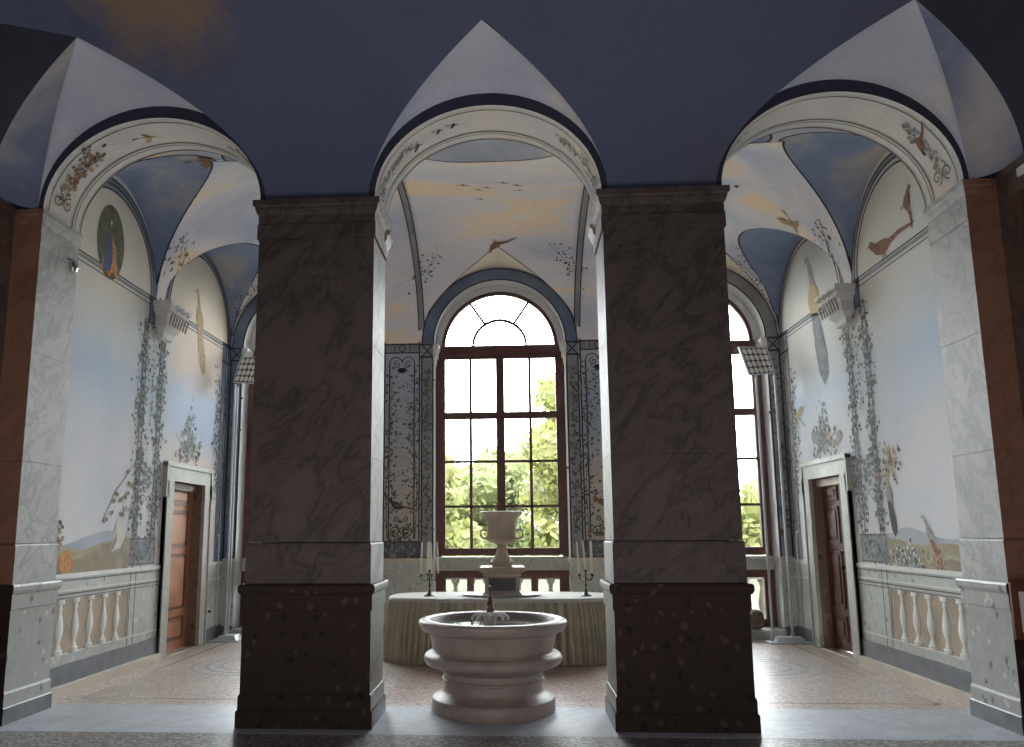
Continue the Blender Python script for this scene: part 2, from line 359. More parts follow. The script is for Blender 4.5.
# ---- arched plates
def arch_pts(xc, hw, zs, rise, n=40):
    return [(xc - hw * math.cos(PI * i / n), zs + rise * math.sin(PI * i / n)) for i in range(n + 1)]
def arched_wall(mb, x0, x1, z0, z1, ops, ya, yb, mi=(0, 1, 2), n=40):
    xs = x0
    def q(a, b, c, d):   # rect front/back in xz
        mb.mat(mi[0]).face([(a, ya, c), (b, ya, c), (b, ya, d), (a, ya, d)])
        mb.mat(mi[2]).face([(b, yb, c), (a, yb, c), (a, yb, d), (b, yb, d)])
    for xc, hw, zs, rise, zb in ops:
        q(xs, xc - hw, z0, z1)
        if zb > z0: q(xc - hw, xc + hw, z0, zb); mb.mat(mi[1]).face([(xc - hw, ya, zb), (xc + hw, ya, zb), (xc + hw, yb, zb), (xc - hw, yb, zb)])
        P = arch_pts(xc, hw, zs, rise, n)
        for (xa, za), (xb, zb_) in zip(P, P[1:]):
            mb.mat(mi[0]).face([(xa, ya, za), (xb, ya, zb_), (xb, ya, z1), (xa, ya, z1)])
            mb.mat(mi[2]).face([(xb, yb, zb_), (xa, yb, za), (xa, yb, z1), (xb, yb, z1)])
            mb.mat(mi[1]).face([(xa, ya, za), (xa, yb, za), (xb, yb, zb_), (xb, ya, zb_)])
        if zs > max(z0, zb):
            zz = max(z0, zb)
            for sx in (-1, 1):
                mb.mat(mi[1]).face([(xc + sx * hw, ya, zz), (xc + sx * hw, yb, zz), (xc + sx * hw, yb, zs), (xc + sx * hw, ya, zs)])
        xs = xc + hw
    q(xs, x1, z0, z1)
mb = MB()
arched_wall(mb, -4.6, 4.6, ZC, 7.0, [(xc, hw, ZC, RISE, ZC) for xc, hw in ARC], YF, YA)
arcade = mb.build('wall_arcade', [M['archface'], M['soffit'], M['v_arc']])
struct(arcade, 'arcade wall with three round arches, soffits painted with scrolls and birds', 'wall')
mb = MB()
arched_wall(mb, -4.7, 4.7, 0, 6.6, [(x, 1.055, ZS, 1.055, .0) for x in WX], YB, YB + .56)
wback = mb.build('wall_back', [M['wall_b'], M['jamb'], M['extstone']])
struct(wback, 'window wall painted with dark trellis panels and small birds', 'wall')

# ---- side walls of the loggia, with door openings
DY0, DY1, DZ = 10.2, 11.25, 2.3
side = {}
for s, nm, mt in ((-1, 'wall_left', 'wall_l'), (1, 'wall_right', 'wall_r')):
    mb = MB()
    def wq(y0, y1, z0, z1): mb.mat(0).box(min(s * XW, s * (XW + .35)), max(s * XW, s * (XW + .35)), y0, y1, z0, z1)
    wq(YA - .02, DY0, 0, 6.6); wq(DY1, YB, 0, 6.6); wq(DY0, DY1, DZ, 6.6)
    side[s] = mb.build(nm, M[mt])
    struct(side[s], ('left' if s < 0 else 'right') + ' gallery wall painted as open sky over a balustrade with ' + ('a peacock medallion and a crane' if s < 0 else 'a hanging white peacock and pheasants'), 'wall')

# ---- loggia vault : cloister vault with lunettes
HW = (YB - YA) / 2
RB = 1.60
def ell(d):
    d = max(0, min(1, d / HW)); return math.sqrt(max(0, 1 - (1 - d) ** 2))
LUN1, LUN2 = (8.36, 1.10), (10.92, 1.22)
def vault_all(x, y):
    d = min(y - YA, YB - y, XW - abs(x)); L = [(ZS + RB * ell(d), 0)]
    for xc in WX:
        u = abs(x - xc)
        if y > 9.7:
            dd = YB - y; r = 1.25 * (1 - max(0, dd - .1) / 2.5) if xc else 1.25 * (1 - max(0, dd - .1) / 5)
            if u < r: L.append((ZS + .02 + 1.25 * math.sqrt(1 - (u / r) ** 2) - (.22 if xc else .45) * dd * u, 3))
        else:
            dd = y - YA; r, h, pw = (1.56, 1.53, 4) if xc == 0 else (1.27 * (1 - max(0, dd - .1) / 2.4), 1.36, 2)
            if u < r: L.append((ZS + h * math.sqrt(1 - (u / r) ** pw), 2))
    if abs(x) > 2.3:
        dx = XW - abs(x)
        for (yc, r), h, sl in ((LUN1, 1.16, .16), (LUN2, 1.20, .03)):
            u = abs(y - yc)
            if u < r: L.append((ZS + (h + sl * dx) * math.sqrt(1 - (u / r) ** 2), 1))
    L.sort(reverse=True); return L
def vault(x, y): return vault_all(x, y)[0]
mb = MB(); nx, ny = 560, 310
GAP = []; KK = []
for j in range(ny + 1):
    for i in range(nx + 1):
        x = -XW + 2 * XW * i / nx; y = YA + (YB - YA) * j / ny
        L = vault_all(x, y); mb.v.append((x, y, L[0][0])); KK.append(L[0][1])
        GAP.append(L[0][0] - L[1][0] if len(L) > 1 else 9)
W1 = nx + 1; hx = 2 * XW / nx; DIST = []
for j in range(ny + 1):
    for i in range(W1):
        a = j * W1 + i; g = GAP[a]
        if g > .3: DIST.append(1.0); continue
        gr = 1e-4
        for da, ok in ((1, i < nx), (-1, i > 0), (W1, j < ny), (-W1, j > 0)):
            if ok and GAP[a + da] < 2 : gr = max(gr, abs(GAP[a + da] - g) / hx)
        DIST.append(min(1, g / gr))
for j in range(ny):
    for i in range(nx):
        a = j * W1 + i
        mb.f.append((a, a + W1, a + W1 + 1, a + 1)); mb.m.append(KK[a])
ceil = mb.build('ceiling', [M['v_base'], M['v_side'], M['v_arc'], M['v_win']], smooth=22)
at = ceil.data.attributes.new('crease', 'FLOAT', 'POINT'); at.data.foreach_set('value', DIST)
struct(ceil, 'groined gallery vault painted as an evening sky with birds', 'ceiling')

# ------------------------------------------------------------------ painted decoration (flat paint on the surfaces)
def mp_side(s): return lambda u, v, e: (s * (XW - .004 - e), u, v)
def mp_back(u, v, e): return (u, YB - .004 - e, v)
def mp_vault(u, v, e): return (u, v, vault(u, v)[0] - .012 - e)
def mp_soffit(xc, hw):
    def f(u, v, e):   # u angle from left, v = y
        k = 1 - (.006 + e)
        return (xc - hw * k * math.cos(u), v, ZC + RISE * k * math.sin(u))
    return f
class Paint:
    def __init__(s, mp): s.mp = mp; s.mb = MB(); s.mats = []
    def m(s, key):
        if key not in s.mats: s.mats.append(key)
        s.mb.cur = s.mats.index(key)
    def poly(s, pts, key, e=0.0):
        s.m(key); s.mb.face([s.mp(u, v, e) for u, v in pts])
    def ribbon(s, pts, w, key, e=0.0, w1=None):
        s.m(key); L = []; n = len(pts)
        for i, (u, v) in enumerate(pts):
            a = pts[max(i - 1, 0)]; b = pts[min(i + 1, n - 1)]
            dx, dy = b[0] - a[0], b[1] - a[1]; l = math.hypot(dx, dy) or 1
            ww = (w if w1 is None else w + (w1 - w) * i / (n - 1)) / 2
            L.append((s.mp(u - dy / l * ww, v + dx / l * ww, e), s.mp(u + dy / l * ww, v - dx / l * ww, e)))
        for p, q in zip(L, L[1:]): s.mb.face([p[0], p[1], q[1], q[0]])
    def rect(s, u0, u1, v0, v1, key, e=0.0): s.poly([(u0, v0), (u1, v0), (u1, v1), (u0, v1)], key, e)
    def frame(s, u0, u1, v0, v1, w, key, e=0.0):
        s.rect(u0, u1, v0, v0 + w, key, e); s.rect(u0, u1, v1 - w, v1, key, e)
        s.rect(u0, u0 + w, v0 + w, v1 - w, key, e); s.rect(u1 - w, u1, v0 + w, v1 - w, key, e)
    def ell(s, u, v, a, b, key, e=0.0, rot=0, n=20):
        c, q = math.cos(rot), math.sin(rot)
        s.poly([(u + a * math.cos(t) * c - b * math.sin(t) * q, v + a * math.cos(t) * q + b * math.sin(t) * c) for t in [2 * PI * i / n for i in range(n)]], key, e)
    def arc(s, u, v, r, a0, a1, w, key, e=0.0, n=48, ry=None):
        ry = r if ry is None else ry
        s.ribbon([(u + r * math.cos(a0 + (a1 - a0) * i / n), v + ry * math.sin(a0 + (a1 - a0) * i / n)) for i in range(n + 1)], w, key, e)
    def spiral(s, u, v, r, turns, a0, w, key, e=0.0, d=1):
        n = int(22 * turns)
        s.ribbon([(u + r * (1 - .85 * i / n) * math.cos(a0 + d * 2 * PI * turns * i / n), v + r * (1 - .85 * i / n) * math.sin(a0 + d * 2 * PI * turns * i / n)) for i in range(n + 1)], w, key, e)
    def leaf(s, u, v, l, rot, key, e=0.0, w=.35):
        c, q = math.cos(rot), math.sin(rot)
        P = [(0, 0), (.35, w), (.75, w * .7), (1, 0), (.75, -w * .7), (.35, -w)]
        s.poly([(u + l * (a * c - b * q), v + l * (a * q + b * c)) for a, b in P], key, e)
    def vine(s, pts, spread, n, key, l=.05, e=.001, stem=None, keys=None):
        if stem: s.ribbon(pts, stem, key, e)
        for i in range(n):
            t = random.random() * (len(pts) - 1); k = min(int(t), len(pts) - 2); f = t - k
            u = pts[k][0] + (pts[k + 1][0] - pts[k][0]) * f; v = pts[k][1] + (pts[k + 1][1] - pts[k][1]) * f
            s.leaf(u + random.gauss(0, spread), v + random.gauss(0, spread), l * random.uniform(.6, 1.4), random.random() * 6.28, random.choice(keys) if keys else key, e + .0005 * random.random())
    xs = 1.0
    def shape(s, u, v, sc, pts, key, e=0.0, flip=1, rot=0):
        c, q = math.cos(rot), math.sin(rot)
        s.poly([(u + s.xs * sc * (flip * a * c - b * q * flip), v + sc * (a * q + b * c)) for a, b in pts], key, e)
    def build(s, name, parent, label=None):
        return s.mb.build(name, [M[k] for k in s.mats], parent, label=label)
def bird(mp, parent, u, v, sc, kind, flip=1, rot=0, cols=('p_brown', 'p_red', 'p_dark'), name='painted_bird', label=None):
    p = Paint(mp); a, b, c = cols
    if parent.name.startswith(('wall_left', 'wall_right')): p.xs = 1.35 if kind in ('perched', 'flying') else 1.8
    S = lambda pts, key, e=0.002: p.shape(u, v, sc, pts, key, e, flip, rot)
    if kind == 'perched':       # body leaning, long tail
        S([(-.9, -.28), (-.45, -.16), (-.1, -.16), (-.2, -.02), (-.5, -.06), (-.95, -.24)], b)
        S([(-.28, -.1), (-.1, -.2), (.12, -.18), (.28, -.05), (.34, .1), (.24, .2), (.08, .16), (-.12, .06)], a, .003)
        S([(.22, .12), (.33, .08), (.40, .2), (.42, .30), (.36, .36), (.28, .33), (.26, .22)], c, .004)
        S([(.41, .32), (.50, .29), (.41, .27)], b, .003)
        S([(-.18, -.04), (.02, -.1), (.16, -.02), (.02, .08)], b, .0045)
        S([(.0, -.18), (.03, -.18), (.05, -.36), (.02, -.36)], c); S([(.08, -.18), (.11, -.18), (.14, -.36), (.11, -.36)], c)
    elif kind == 'flying':
        S([(-.5, .02), (-.1, -.08), (.3, -.06), (.48, .02), (.3, .08), (-.1, .06)], a)
        S([(-.05, .03), (.2, .04), (.1, .5), (-.15, .62), (-.2, .3)], b, .003)
        S([(0, -.03), (.18, -.04), (-.05, -.28), (-.3, -.34), (-.16, -.16)], c, .003)
        S([(.44, .05), (.6, .02), (.44, -.02)], b); S([(-.45, .04), (-.8, .12), (-.78, -.02), (-.45, -.03)], c)
    elif kind == 'crane':
        S([(-.08, 0), (-.2, .32), (-.16, .62), (-.02, .72), (.08, .60), (.12, .3), (.22, -.1)], a)
        S([(-.16, .60), (-.22, .85), (-.17, 1.02), (-.12, 1.02), (-.16, .86), (-.09, .66)], a, .003)
        S([(-.24, 1.0), (-.12, .98), (-.10, 1.07), (-.18, 1.10)], c, .004); S([(-.24, 1.05), (-.42, 1.0), (-.23, 1.01)], b, .003)
        S([(.05, .45), (.12, .25), (.26, -.2), (.14, -.05), (.03, .2)], c, .004)
        S([(-.05, .02), (-.02, .02), (-.01, -.42), (-.04, -.42)], c); S([(.05, .02), (.08, .02), (.09, -.42), (.06, -.42)], c)
    elif kind == 'hanging':     # peacock hanging down a wall, tail low
        S([(-.05, .35), (.05, .38), (.13, .2), (.14, -.05), (.06, -.15), (-.06, -.1), (-.1, .15)], a)
        S([(-.03, .33), (.05, .35), (.02, .6), (-.02, .74), (-.07, .74), (-.05, .6)], b, .003)
        S([(-.12, .72), (-.03, .72), (-.02, .79), (-.08, .82)], b, .004)
        S([(-.05, -.08), (.09, -.12), (.20, -.75), (.20, -1.05), (.12, -1.2), (.03, -1.0), (-.02, -.6)], c, .002)
    elif kind == 'rooster':
        S([(-.2, 0), (0, -.14), (.2, -.1), (.3, .1), (.26, .3), (.12, .18), (-.1, .16), (-.24, .12)], a)
        S([(-.18, .02), (-.36, .0), (-.5, .25), (-.42, .5), (-.22, .42), (-.14, .2)], c, .003)
        S([(.22, .22), (.36, .24), (.34, .46), (.24, .44)], a, .003); S([(.24, .44), (.36, .46), (.38, .54), (.3, .5), (.25, .55)], b, .004)
        S([(0, -.12), (.03, -.12), (.03, -.34), (0, -.34)], c); S([(.1, -.12), (.13, -.12), (.13, -.34), (.1, -.34)], c)
    elif kind == 'tiny':
        S([(-.5, .1), (-.1, .0), (0, -.1), (.1, 0), (.5, .18), (.12, .1), (0, .12), (-.12, .08)], a)
    return p.build(name, parent, label)

# --- side walls
for s in (-1, 1):
    mp = mp_side(s); W = side[s]
    # painted cornice line
    p = Paint(mp)
    for z, w, k in ((4.60, .018, 'line'), (4.545, .045, 'band_grey'), (4.50, .016, 'line_soft')):
        p.rect(YA, 9.42, z, z + w, k, .001 if k == 'line' else 0); p.rect(9.7, 11.8, z, z + w, k, .001 if k == 'line' else 0)
    p.build('painted_cornice_line', W)
    # rib rings around the lunettes
    for (yc, r), far in ((LUN1, 0), (LUN2, 1)):
        p = Paint(mp)
        p.arc(yc, ZS, r - .07, 0, PI, .15, 'band_blue' if s < 0 else 'band_grey')
        for q in (-.145, -.075, -.01): p.arc(yc, ZS, r + q, 0, PI, .02, 'line', .001)
        p.arc(yc, ZS, r - .11, 0, PI, .035, 'band_grey' if s < 0 else 'wall_b', .0005)
        p.build('painted_rib', W)
    # near pilaster bracket under rib one, and corner strip
    p = Paint(mp)
    p.rect(9.30, 9.47, 4.28, 4.60, 'band_blue'); p.frame(9.30, 9.47, 4.26, 4.62, .02, 'line', .001); p.rect(9.28, 9.49, 4.55, 4.62, 'line', .001)
    p.build('painted_bracket', W)
    p = Paint(mp)
    p.rect(11.80, YB, 1.15, 4.62, 'band_blue' if s < 0 else 'band_grey')
    for u in (11.80, 11.97, 12.02, 12.145): p.rect(u, u + .022, 1.15, 4.62, 'line', .001)
    p.rect(11.78, YB, 4.57, 4.63, 'line', .001); p.rect(11.78, YB, 4.30, 4.33, 'line', .001); p.rect(11.99, 12.02, 1.2, 4.6, 'wall_r', .0005)
    p.vine([(11.89, 1.3), (11.9, 4.2)], .045, 60, 'p_brown' if s > 0 else 'leaf_p', .06, .001)
    p.vine([(12.08, 1.3), (12.08, 4.2)], .04, 60, 'leaf_p', .06, .001)
    p.build('painted_corner_pilaster', W)
    # trellis columns
    p = Paint(mp)
    for u in (9.25, 9.72):
        for q in (-.045, .045): p.ribbon([(u + q, 1.55), (u + q, 4.3)], .022, 'line_soft', .001)
        z = 1.6
        while z < 4.25:
            p.ribbon([(u - .045, z), (u, z + .06), (u + .045, z)], .01, 'leaf_b', .001); z += .1
        p.vine([(u - .02, 1.6), (u + .03, 2.4), (u - .03, 3.2), (u + .02, 4.2)], .075, 330, 'leaf_p', .055, .0015, None, ['leaf_p', 'leaf_b', 'leaf_p', 'line_soft'])
    for k in range(6):
        u = 9.30 + .075 * k
        p.ribbon([(u, 4.28), (u + .037, 4.14 - .05 * (k % 2)), (u + .075, 4.28)], .012, 'line_soft', .002)
    p.spiral(9.40, 2.0, .09, 1.2, 0, .012, 'line_soft', .002); p.spiral(9.58, 2.0, .09, 1.2, PI, .012, 'line_soft', .002, -1)
    for k in range(7): p.leaf(9.49, 2.12 + .05 * k, .12, .5 if k % 2 else 2.6, 'leaf_b', .002)
    p.vine([(9.49, 3.0), (9.5, 4.1)], .03, 40, 'leaf_b', .04, .001)
    p.build('painted_trellis', W)
    p = Paint(mp)
    p.rect(9.15, 9.82, 1.22, 1.53, 'band_grey'); p.frame(9.15, 9.82, 1.22, 1.55, .02, 'line_soft', .001)
    p.ell(9.48, 1.38, .12, .11, 'leaf_b', .0015); p.ell(9.48, 1.38, .085, .075, 'band_grey', .002)
    p.vine([(9.2, 1.3), (9.78, 1.45)], .08, 110, 'leaf_p', .045, .0025, None, ['leaf_p', 'leaf_b'])
    p.build('painted_trellis_panel', W)
    # landscape
    p = Paint(mp)
    ys = [YA + .02 + (9.15 - YA - .02) * i / 40 for i in range(41)]
    def hill(fn, key, e): p.m(key); [p.mb.face([mp(a, 1.2, e), mp(b, 1.2, e), mp(b, fn(b), e), mp(a, fn(a), e)]) for a, b in zip(ys, ys[1:])]
    if s < 0:
        hill(lambda y: 1.56 + .05 * math.sin(y * 3.1) + .06 * (y - 8.2), 'hill_blue', 0)
        hill(lambda y: 1.47 + .03 * math.sin(y * 6) + .05 * max(0, y - 8.2), 'hill_ochre', .0006)
        hill(lambda y: 1.30 + .25 * max(0, min(1, (y - 7.9) / .9)) + .015 * math.sin(y * 23), 'hill_brown', .0012)
    else:
        hill(lambda y: 1.52 + .12 * math.exp(-((y - 8.7) / .3) ** 2) + .02 * math.sin(y * 7), 'hill_blue', 0)
        hill(lambda y: 1.47 + .02 * math.sin(y * 5) - .04 * (8.6 - y), 'hill_ochre', .0006)
        hill(lambda y: 1.30 + .015 * math.sin(y * 13), 'hill_brown', .0012)
    p.build('painted_landscape', W)
# left wall figures
W = side[-1]; mp = mp_side(-1)
p = Paint(mp); p.ell(8.28, 4.93, .30, .44, 'p_green', .001, 0, 32); p.xs = 1.9
random.seed(3)
for k in range(60):
    a = random.random() * 6.28; r = random.random() ** .5
    p.ell(8.28 + .27 * r * math.cos(a), 4.95 + .40 * r * math.sin(a), .014, .018, 'leaf_p', .0015, 0, 6)
p.shape(8.28, 4.80, .55, [(-.2, -.5), (-.12, -.1), (-.05, .25), (.02, .38), (.10, .2), (.14, -.1), (.2, -.5), (.08, -.35), (0, -.5), (-.1, -.35)], 'p_orange', .002)
p.shape(8.24, 4.78, .5, [(-.12, -.4), (-.08, 0), (-.02, .35), (.04, .52), (.08, .2), (.1, -.1), (.05, -.4)], 'p_blue', .003)
p.ell(8.26, 5.16, .02, .03, 'p_white', .003)
p.build('painted_peacock_medallion', W, 'fanned peacock in an olive oval on the lunette')
bird(mp, W, 10.85, 4.66, .62, 'hanging', 1, PI * .02, ('p_tan', 'p_tan', 'p_tan'), label='tan pheasant on the far lunette ledge')
bird(mp, W, 8.86, 1.43, .45, 'crane', -1, 0, ('p_white', 'p_tan', 'p_grey'), label='white crane standing on the ledge')
bird(mp, W, 9.62, 4.80, .28, 'perched', 1, 1.1, ('p_green', 'leaf_b', 'leaf_p'))
bird(mp, W, 7.62, 4.66, .14, 'perched', 1, 1.0, ('p_green', 'p_green', 'leaf_p'))
p = Paint(mp)
for (u, v) in ((9.0, 2.36), (9.05, 2.22), (8.96, 2.05), (9.02, 2.10), (8.78, 2.08), (8.70, 2.0), (8.66, 1.86), (8.55, 1.78), (8.98, 1.92), (8.86, 2.02), (8.90, 1.85), (9.12, 2.2)):
    for k in range(3): p.leaf(u, v, .062, -PI / 2 + (k - 1) * .9 + .3 * math.sin(u * 40), 'leaf_o' if (k + int(u * 50)) % 3 else 'leaf_p', .003 + .0002 * k, .35)
p.ribbon([(9.2, 2.5), (9.0, 2.3), (8.75, 2.1), (8.5, 1.75)], .012, 'line_soft', .0025)
p.build('painted_vine_sprig', W, 'autumn vine sprig above the crane')
p = Paint(mp)
p.shape(7.58, 1.30, .22, [(-.3, -.4), (.3, -.4), (.35, .1), (.28, .4), (-.28, .4), (-.35, .1)], 'p_purple', .003)
p.ell(7.83, 1.31, .13, .12, 'p_orange', .003); [p.ribbon([(7.83 + q, 1.2), (7.83 + q * 1.5, 1.31), (7.83 + q, 1.42)], .01, 'p_tan', .0035) for q in (-.05, 0, .05)]
p.vine([(7.55, 1.42), (7.62, 1.66)], .07, 90, 'p_orange', .06, .0035, .01, ['leaf_p', 'leaf_o', 'leaf_o', 'p_red'])
p.build('painted_flower_pots', W, 'violet pot of flowers beside a pumpkin')
# plants over the door
for s in (-1, 1):
    p = Paint(mp_side(s)); mpx = None
    for k in range(5): p.ribbon([(10.7, 2.60), (10.7 + .12 * (k - 2), 2.8), (10.7 + .22 * (k - 2), 2.95 + .03 * (2 - abs(k - 2)))], .012, 'leaf_b', .002)
    p.vine([(10.4, 2.66), (10.7, 2.95), (11.0, 2.66)], .10, 120, 'leaf_b', .07, .002, None, ['leaf_b', 'leaf_p', 'p_grey'])
    p.vine([(10.7, 2.8), (10.72, 3.3)], .09, 60, 'leaf_b', .06, .002)
    p.vine([(11.75, 2.2), (11.72, 4.0)], .07, 200, 'leaf_b', .05, .002, .01, ['leaf_b', 'leaf_p', 'line_soft'])
    p.build('painted_door_foliage', side[s])
W = side[1]; mp = mp_side(1)
bird(mp, W, 10.72, 4.66, .95, 'hanging', -1, 0, ('p_tan', 'p_grey', 'leaf_b'), label='long-tailed peacock hanging over the cornice')
bird(mp, W, 8.62, 4.78, .52, 'perched', 1, -.25, ('p_brown', 'p_red', 'p_red'), label='rust pheasant standing on the painted ledge')
bird(mp, W, 8.02, 5.02, .32, 'perched', 1, 1.2, ('p_red', 'p_brown', 'p_brown'))
bird(mp, W, 8.22, 1.52, .28, 'hanging', -1, .22, ('p_grey', 'p_grey', 'p_brown'), label='grey pheasant standing on the ledge')
bird(mp, W, 9.02, 1.95, .36, 'hanging', -1, 0, ('p_grey', 'p_tan', 'p_dark'), label='dark bird hanging from a branch')
bird(mp, W, 10.78, 2.78, .40, 'rooster', -1, 0, ('p_grey', 'p_brown', 'p_grey'))
bird(mp, W, 10.38, 2.72, .30, 'rooster', 1, 0, ('p_tan', 'p_brown', 'p_grey'))
bird(mp, W, 11.58, 3.25, .32, 'flying', 1, .8, ('p_tan', 'p_tan', 'p_tan'))
p = Paint(mp)
p.vine([(9.05, 2.2), (8.8, 2.45)], .10, 60, 'leaf_o', .06, .003, .012, ['leaf_o', 'leaf_p', 'p_tan'])
p.build('painted_branch', W)
p = Paint(mp)
p.vine([(8.45, 1.22), (8.7, 1.36), (9.0, 1.24)], .07, 200, 'leaf_b', .055, .003, None, ['leaf_b', 'p_grey', 'p_white', 'leaf_p'])
p.vine([(7.98, 1.22), (8.25, 1.30)], .05, 90, 'p_tan', .05, .0035, None, ['p_tan', 'p_grey', 'p_brown'])
p.ell(8.28, 1.33, .07, .09, 'p_tan', .004); p.ell(8.28, 1.33, .035, .05, 'p_grey', .0045)
p.build('painted_bushes', W)

# --- trompe l'oeil balustrade and dado along both side walls
for s in (-1, 1):
    nm = 'left' if s < 0 else 'right'
    W = side[s]
    X = lambda d: s * (XW - d)
    def bx(mb, d0, d1, y0, y1, z0, z1): mb.box(min(X(d0), X(d1)), max(X(d0), X(d1)), y0, y1, z0, z1)
    mb = MB()
    for y0, y1 in ((YA, DY0 - .23),):
        mb.mat(0); bx(mb, 0, .010, y0, y1, .295, .39); bx(mb, 0, .010, y0, y1, .94, 1.16)
        bx(mb, 0, .010, 9.18, y1, .39, .94)
        mb.mat(1); bx(mb, 0, .022, y0, y1, 1.155, 1.20); bx(mb, 0, .016, y0, y1, .385, .40); bx(mb, 0, .016, y0, y1, 1.02, 1.035)
        mb.mat(2); bx(mb, 0, .018, y0, y1, 1.125, 1.135); bx(mb, 0, .018, y0, y1, .985, 1.0); bx(mb, 0, .018, y0, y1, .95, .958)
        bx(mb, 0, .012, 9.20, 9.215, .3, 1.15); bx(mb, 0, .012, 9.33, 9.345, .3, 1.15)
    mb.mat(0); bx(mb, 0, .010, DY1 + .25, YB, .2, 1.16); mb.mat(1); bx(mb, 0, .02, DY1 + .25, YB, 1.12, 1.17); bx(mb, 0, .016, DY1 + .25, YB, .9, .93)
    mb.build('painted_dado', [M['brec_dado'], M['bal_white'], M['line_soft']], W)
    m_ = MB(); bx(m_, 0, .004, YA, 9.18, .395, .95); m_.build('painted_tan_ground', M['tan_pan'], W)
    prof = [(.052, 0), (.052, .045), (.034, .05), (.032, .075), (.018, .10), (.022, .13), (.042, .20), (.048, .25), (.040, .31), (.026, .38), (.017, .435), (.026, .45), (.018, .465), (.022, .50), (.045, .505), (.045, .55)]
    for k in range(6):
        yc = 7.51 + .283 * k
        mb = MB(); n = 14; R = []
        for r, z in prof: R.append([(s * (XW - .004 - .5 * r * math.sin(PI * j / n)), yc - 1.5 * r * math.cos(PI * j / n), .395 + z) for j in range(n + 1)])
        mb.rings(R, False); mb.build('baluster', M['bal_white'], W, smooth=40)
    o = MB(); o.mat(0); bx(o, 0, .03, YA, DY0 - .23, .10, .295); bx(o, 0, .03, DY1 + .25, YB, .0, .2)
    o = o.build('baseboard_' + nm, M['slate']); struct(o, 'dark slate baseboard along the ' + nm + ' gallery wall', 'baseboard')
    o = MB(); bx(o, 0, .085, YA + .02, DY0 - .22, 0, .10); bx(o, 0, .05, DY0 - .1, DY1 + .2, 0, .012)
    o = o.build('trim_%d' % (2 if s < 0 else 3), M['cream']); struct(o, 'low cream stone kerb at the foot of the ' + nm + ' gallery wall', 'kerb')
    # corbel capital in mid wall
    t = thing('corbel_capital', 'carved pale corbel capital halfway along the ' + nm + ' gallery wall', 'corbel', (s * XW, 9.70, 4.25))
    mb = MB(); pr = [(0, -.14), (.03, -.12), (.035, -.05), (.09, .02), (.11, .14), (.13, .18), (.17, .20), (.17, .25), (.20, .27), (.20, .33)]
    R = []
    for o_, z in pr: R.append([(s * (XW - .001), 9.70 - .12 - o_, 4.25 + z), (s * (XW - .05 - o_), 9.70 - .12 - o_, 4.25 + z), (s * (XW - .05 - o_), 9.70 + .12 + o_, 4.25 + z), (s * (XW - .001), 9.70 + .12 + o_, 4.25 + z)])
    mb.rings(R, True, True, True).build('corbel_body', M['soffit'], t)
    mb = MB()
    for k in range(7):
        yy = 9.70 - .24 + .08 * k
        mb.tube([(s * (XW - .20), yy, 4.27), (s * (XW - .215), yy, 4.34), (s * (XW - .24), yy, 4.42)], .012, 6)
    for k in range(3):
        mb.tube([(s * (XW - .26), 9.55 + .15 * k + .05 * math.cos(a), 4.50 + .035 * math.sin(a)) for a in [i * .5 for i in range(13)]], .006, 5)
    mb.build('acanthus_ribs', M['p_grey'], t)
    # stone door frame, the door
    t = thing('door_%d' % (1 if s < 0 else 2), ('brown panelled door, closed, in the left gallery wall' if s < 0 else 'dark wooden double door standing ajar in the right gallery wall'), 'door', (s * XW, (DY0 + DY1) / 2, 0))
    t['kind'] = 'structure'
    mb = MB()
    bx(mb, -.02, .05, DY0 - .23, DY0, 0, 2.30); bx(mb, -.02, .05, DY1, DY1 + .23, 0, 2.30)
    bx(mb, -.02, .05, DY0 - .23, DY1 + .23, 2.30, 2.50)
    bx(mb, -.02, .065, DY0 - .27, DY0 - .19, 2.08, 2.53); bx(mb, -.02, .065, DY1 + .19, DY1 + .27, 2.08, 2.53); bx(mb, -.02, .07, DY0 - .27, DY1 + .27, 2.49, 2.55)
    bx(mb, -.02, .065, DY0 - .23, DY0 - .19, 0, 2.3); bx(mb, -.02, .065, DY1 + .19, DY1 + .23, 0, 2.3)
    mb.build('door_frame', M['doorstone'], t)
    mb = MB()
    bx(mb, -.34, -.001, DY1 - .004, DY1 + .02, 0, DZ); bx(mb, -.34, -.001, DY0 - .02, DY0 + .004, 0, DZ); bx(mb, -.34, -.001, DY0, DY1, DZ, DZ + .02)
    mb.build('door_reveal', M['reveal'], t)
    mb = MB(); mb.box(*sorted((s * (XW + .34), s * (XW + 1.4))), DY0 - .5, DY1 + .5, -.02, 0.0)
    for a, b_, c_, d_ in ((XW + .36, XW + .37, DY1, DY1 + .5), (XW + .36, XW + .37, DY0 - .5, DY0), (XW + 1.38, XW + 1.4, DY0 - .5, DY1 + .5), (XW + .36, XW + 1.4, DY0 - .52, DY0 - .5), (XW + .36, XW + 1.4, DY1 + .5, DY1 + .52)):
        mb.box(*sorted((s * a, s * b_)), c_, d_, 0, 2.6)
    mb.box(*sorted((s * (XW + .34), s * (XW + 1.4))), DY0 - .5, DY1 + .5, 2.6, 2.62)
    mb.build('dark_room_beyond', M['black'], t)
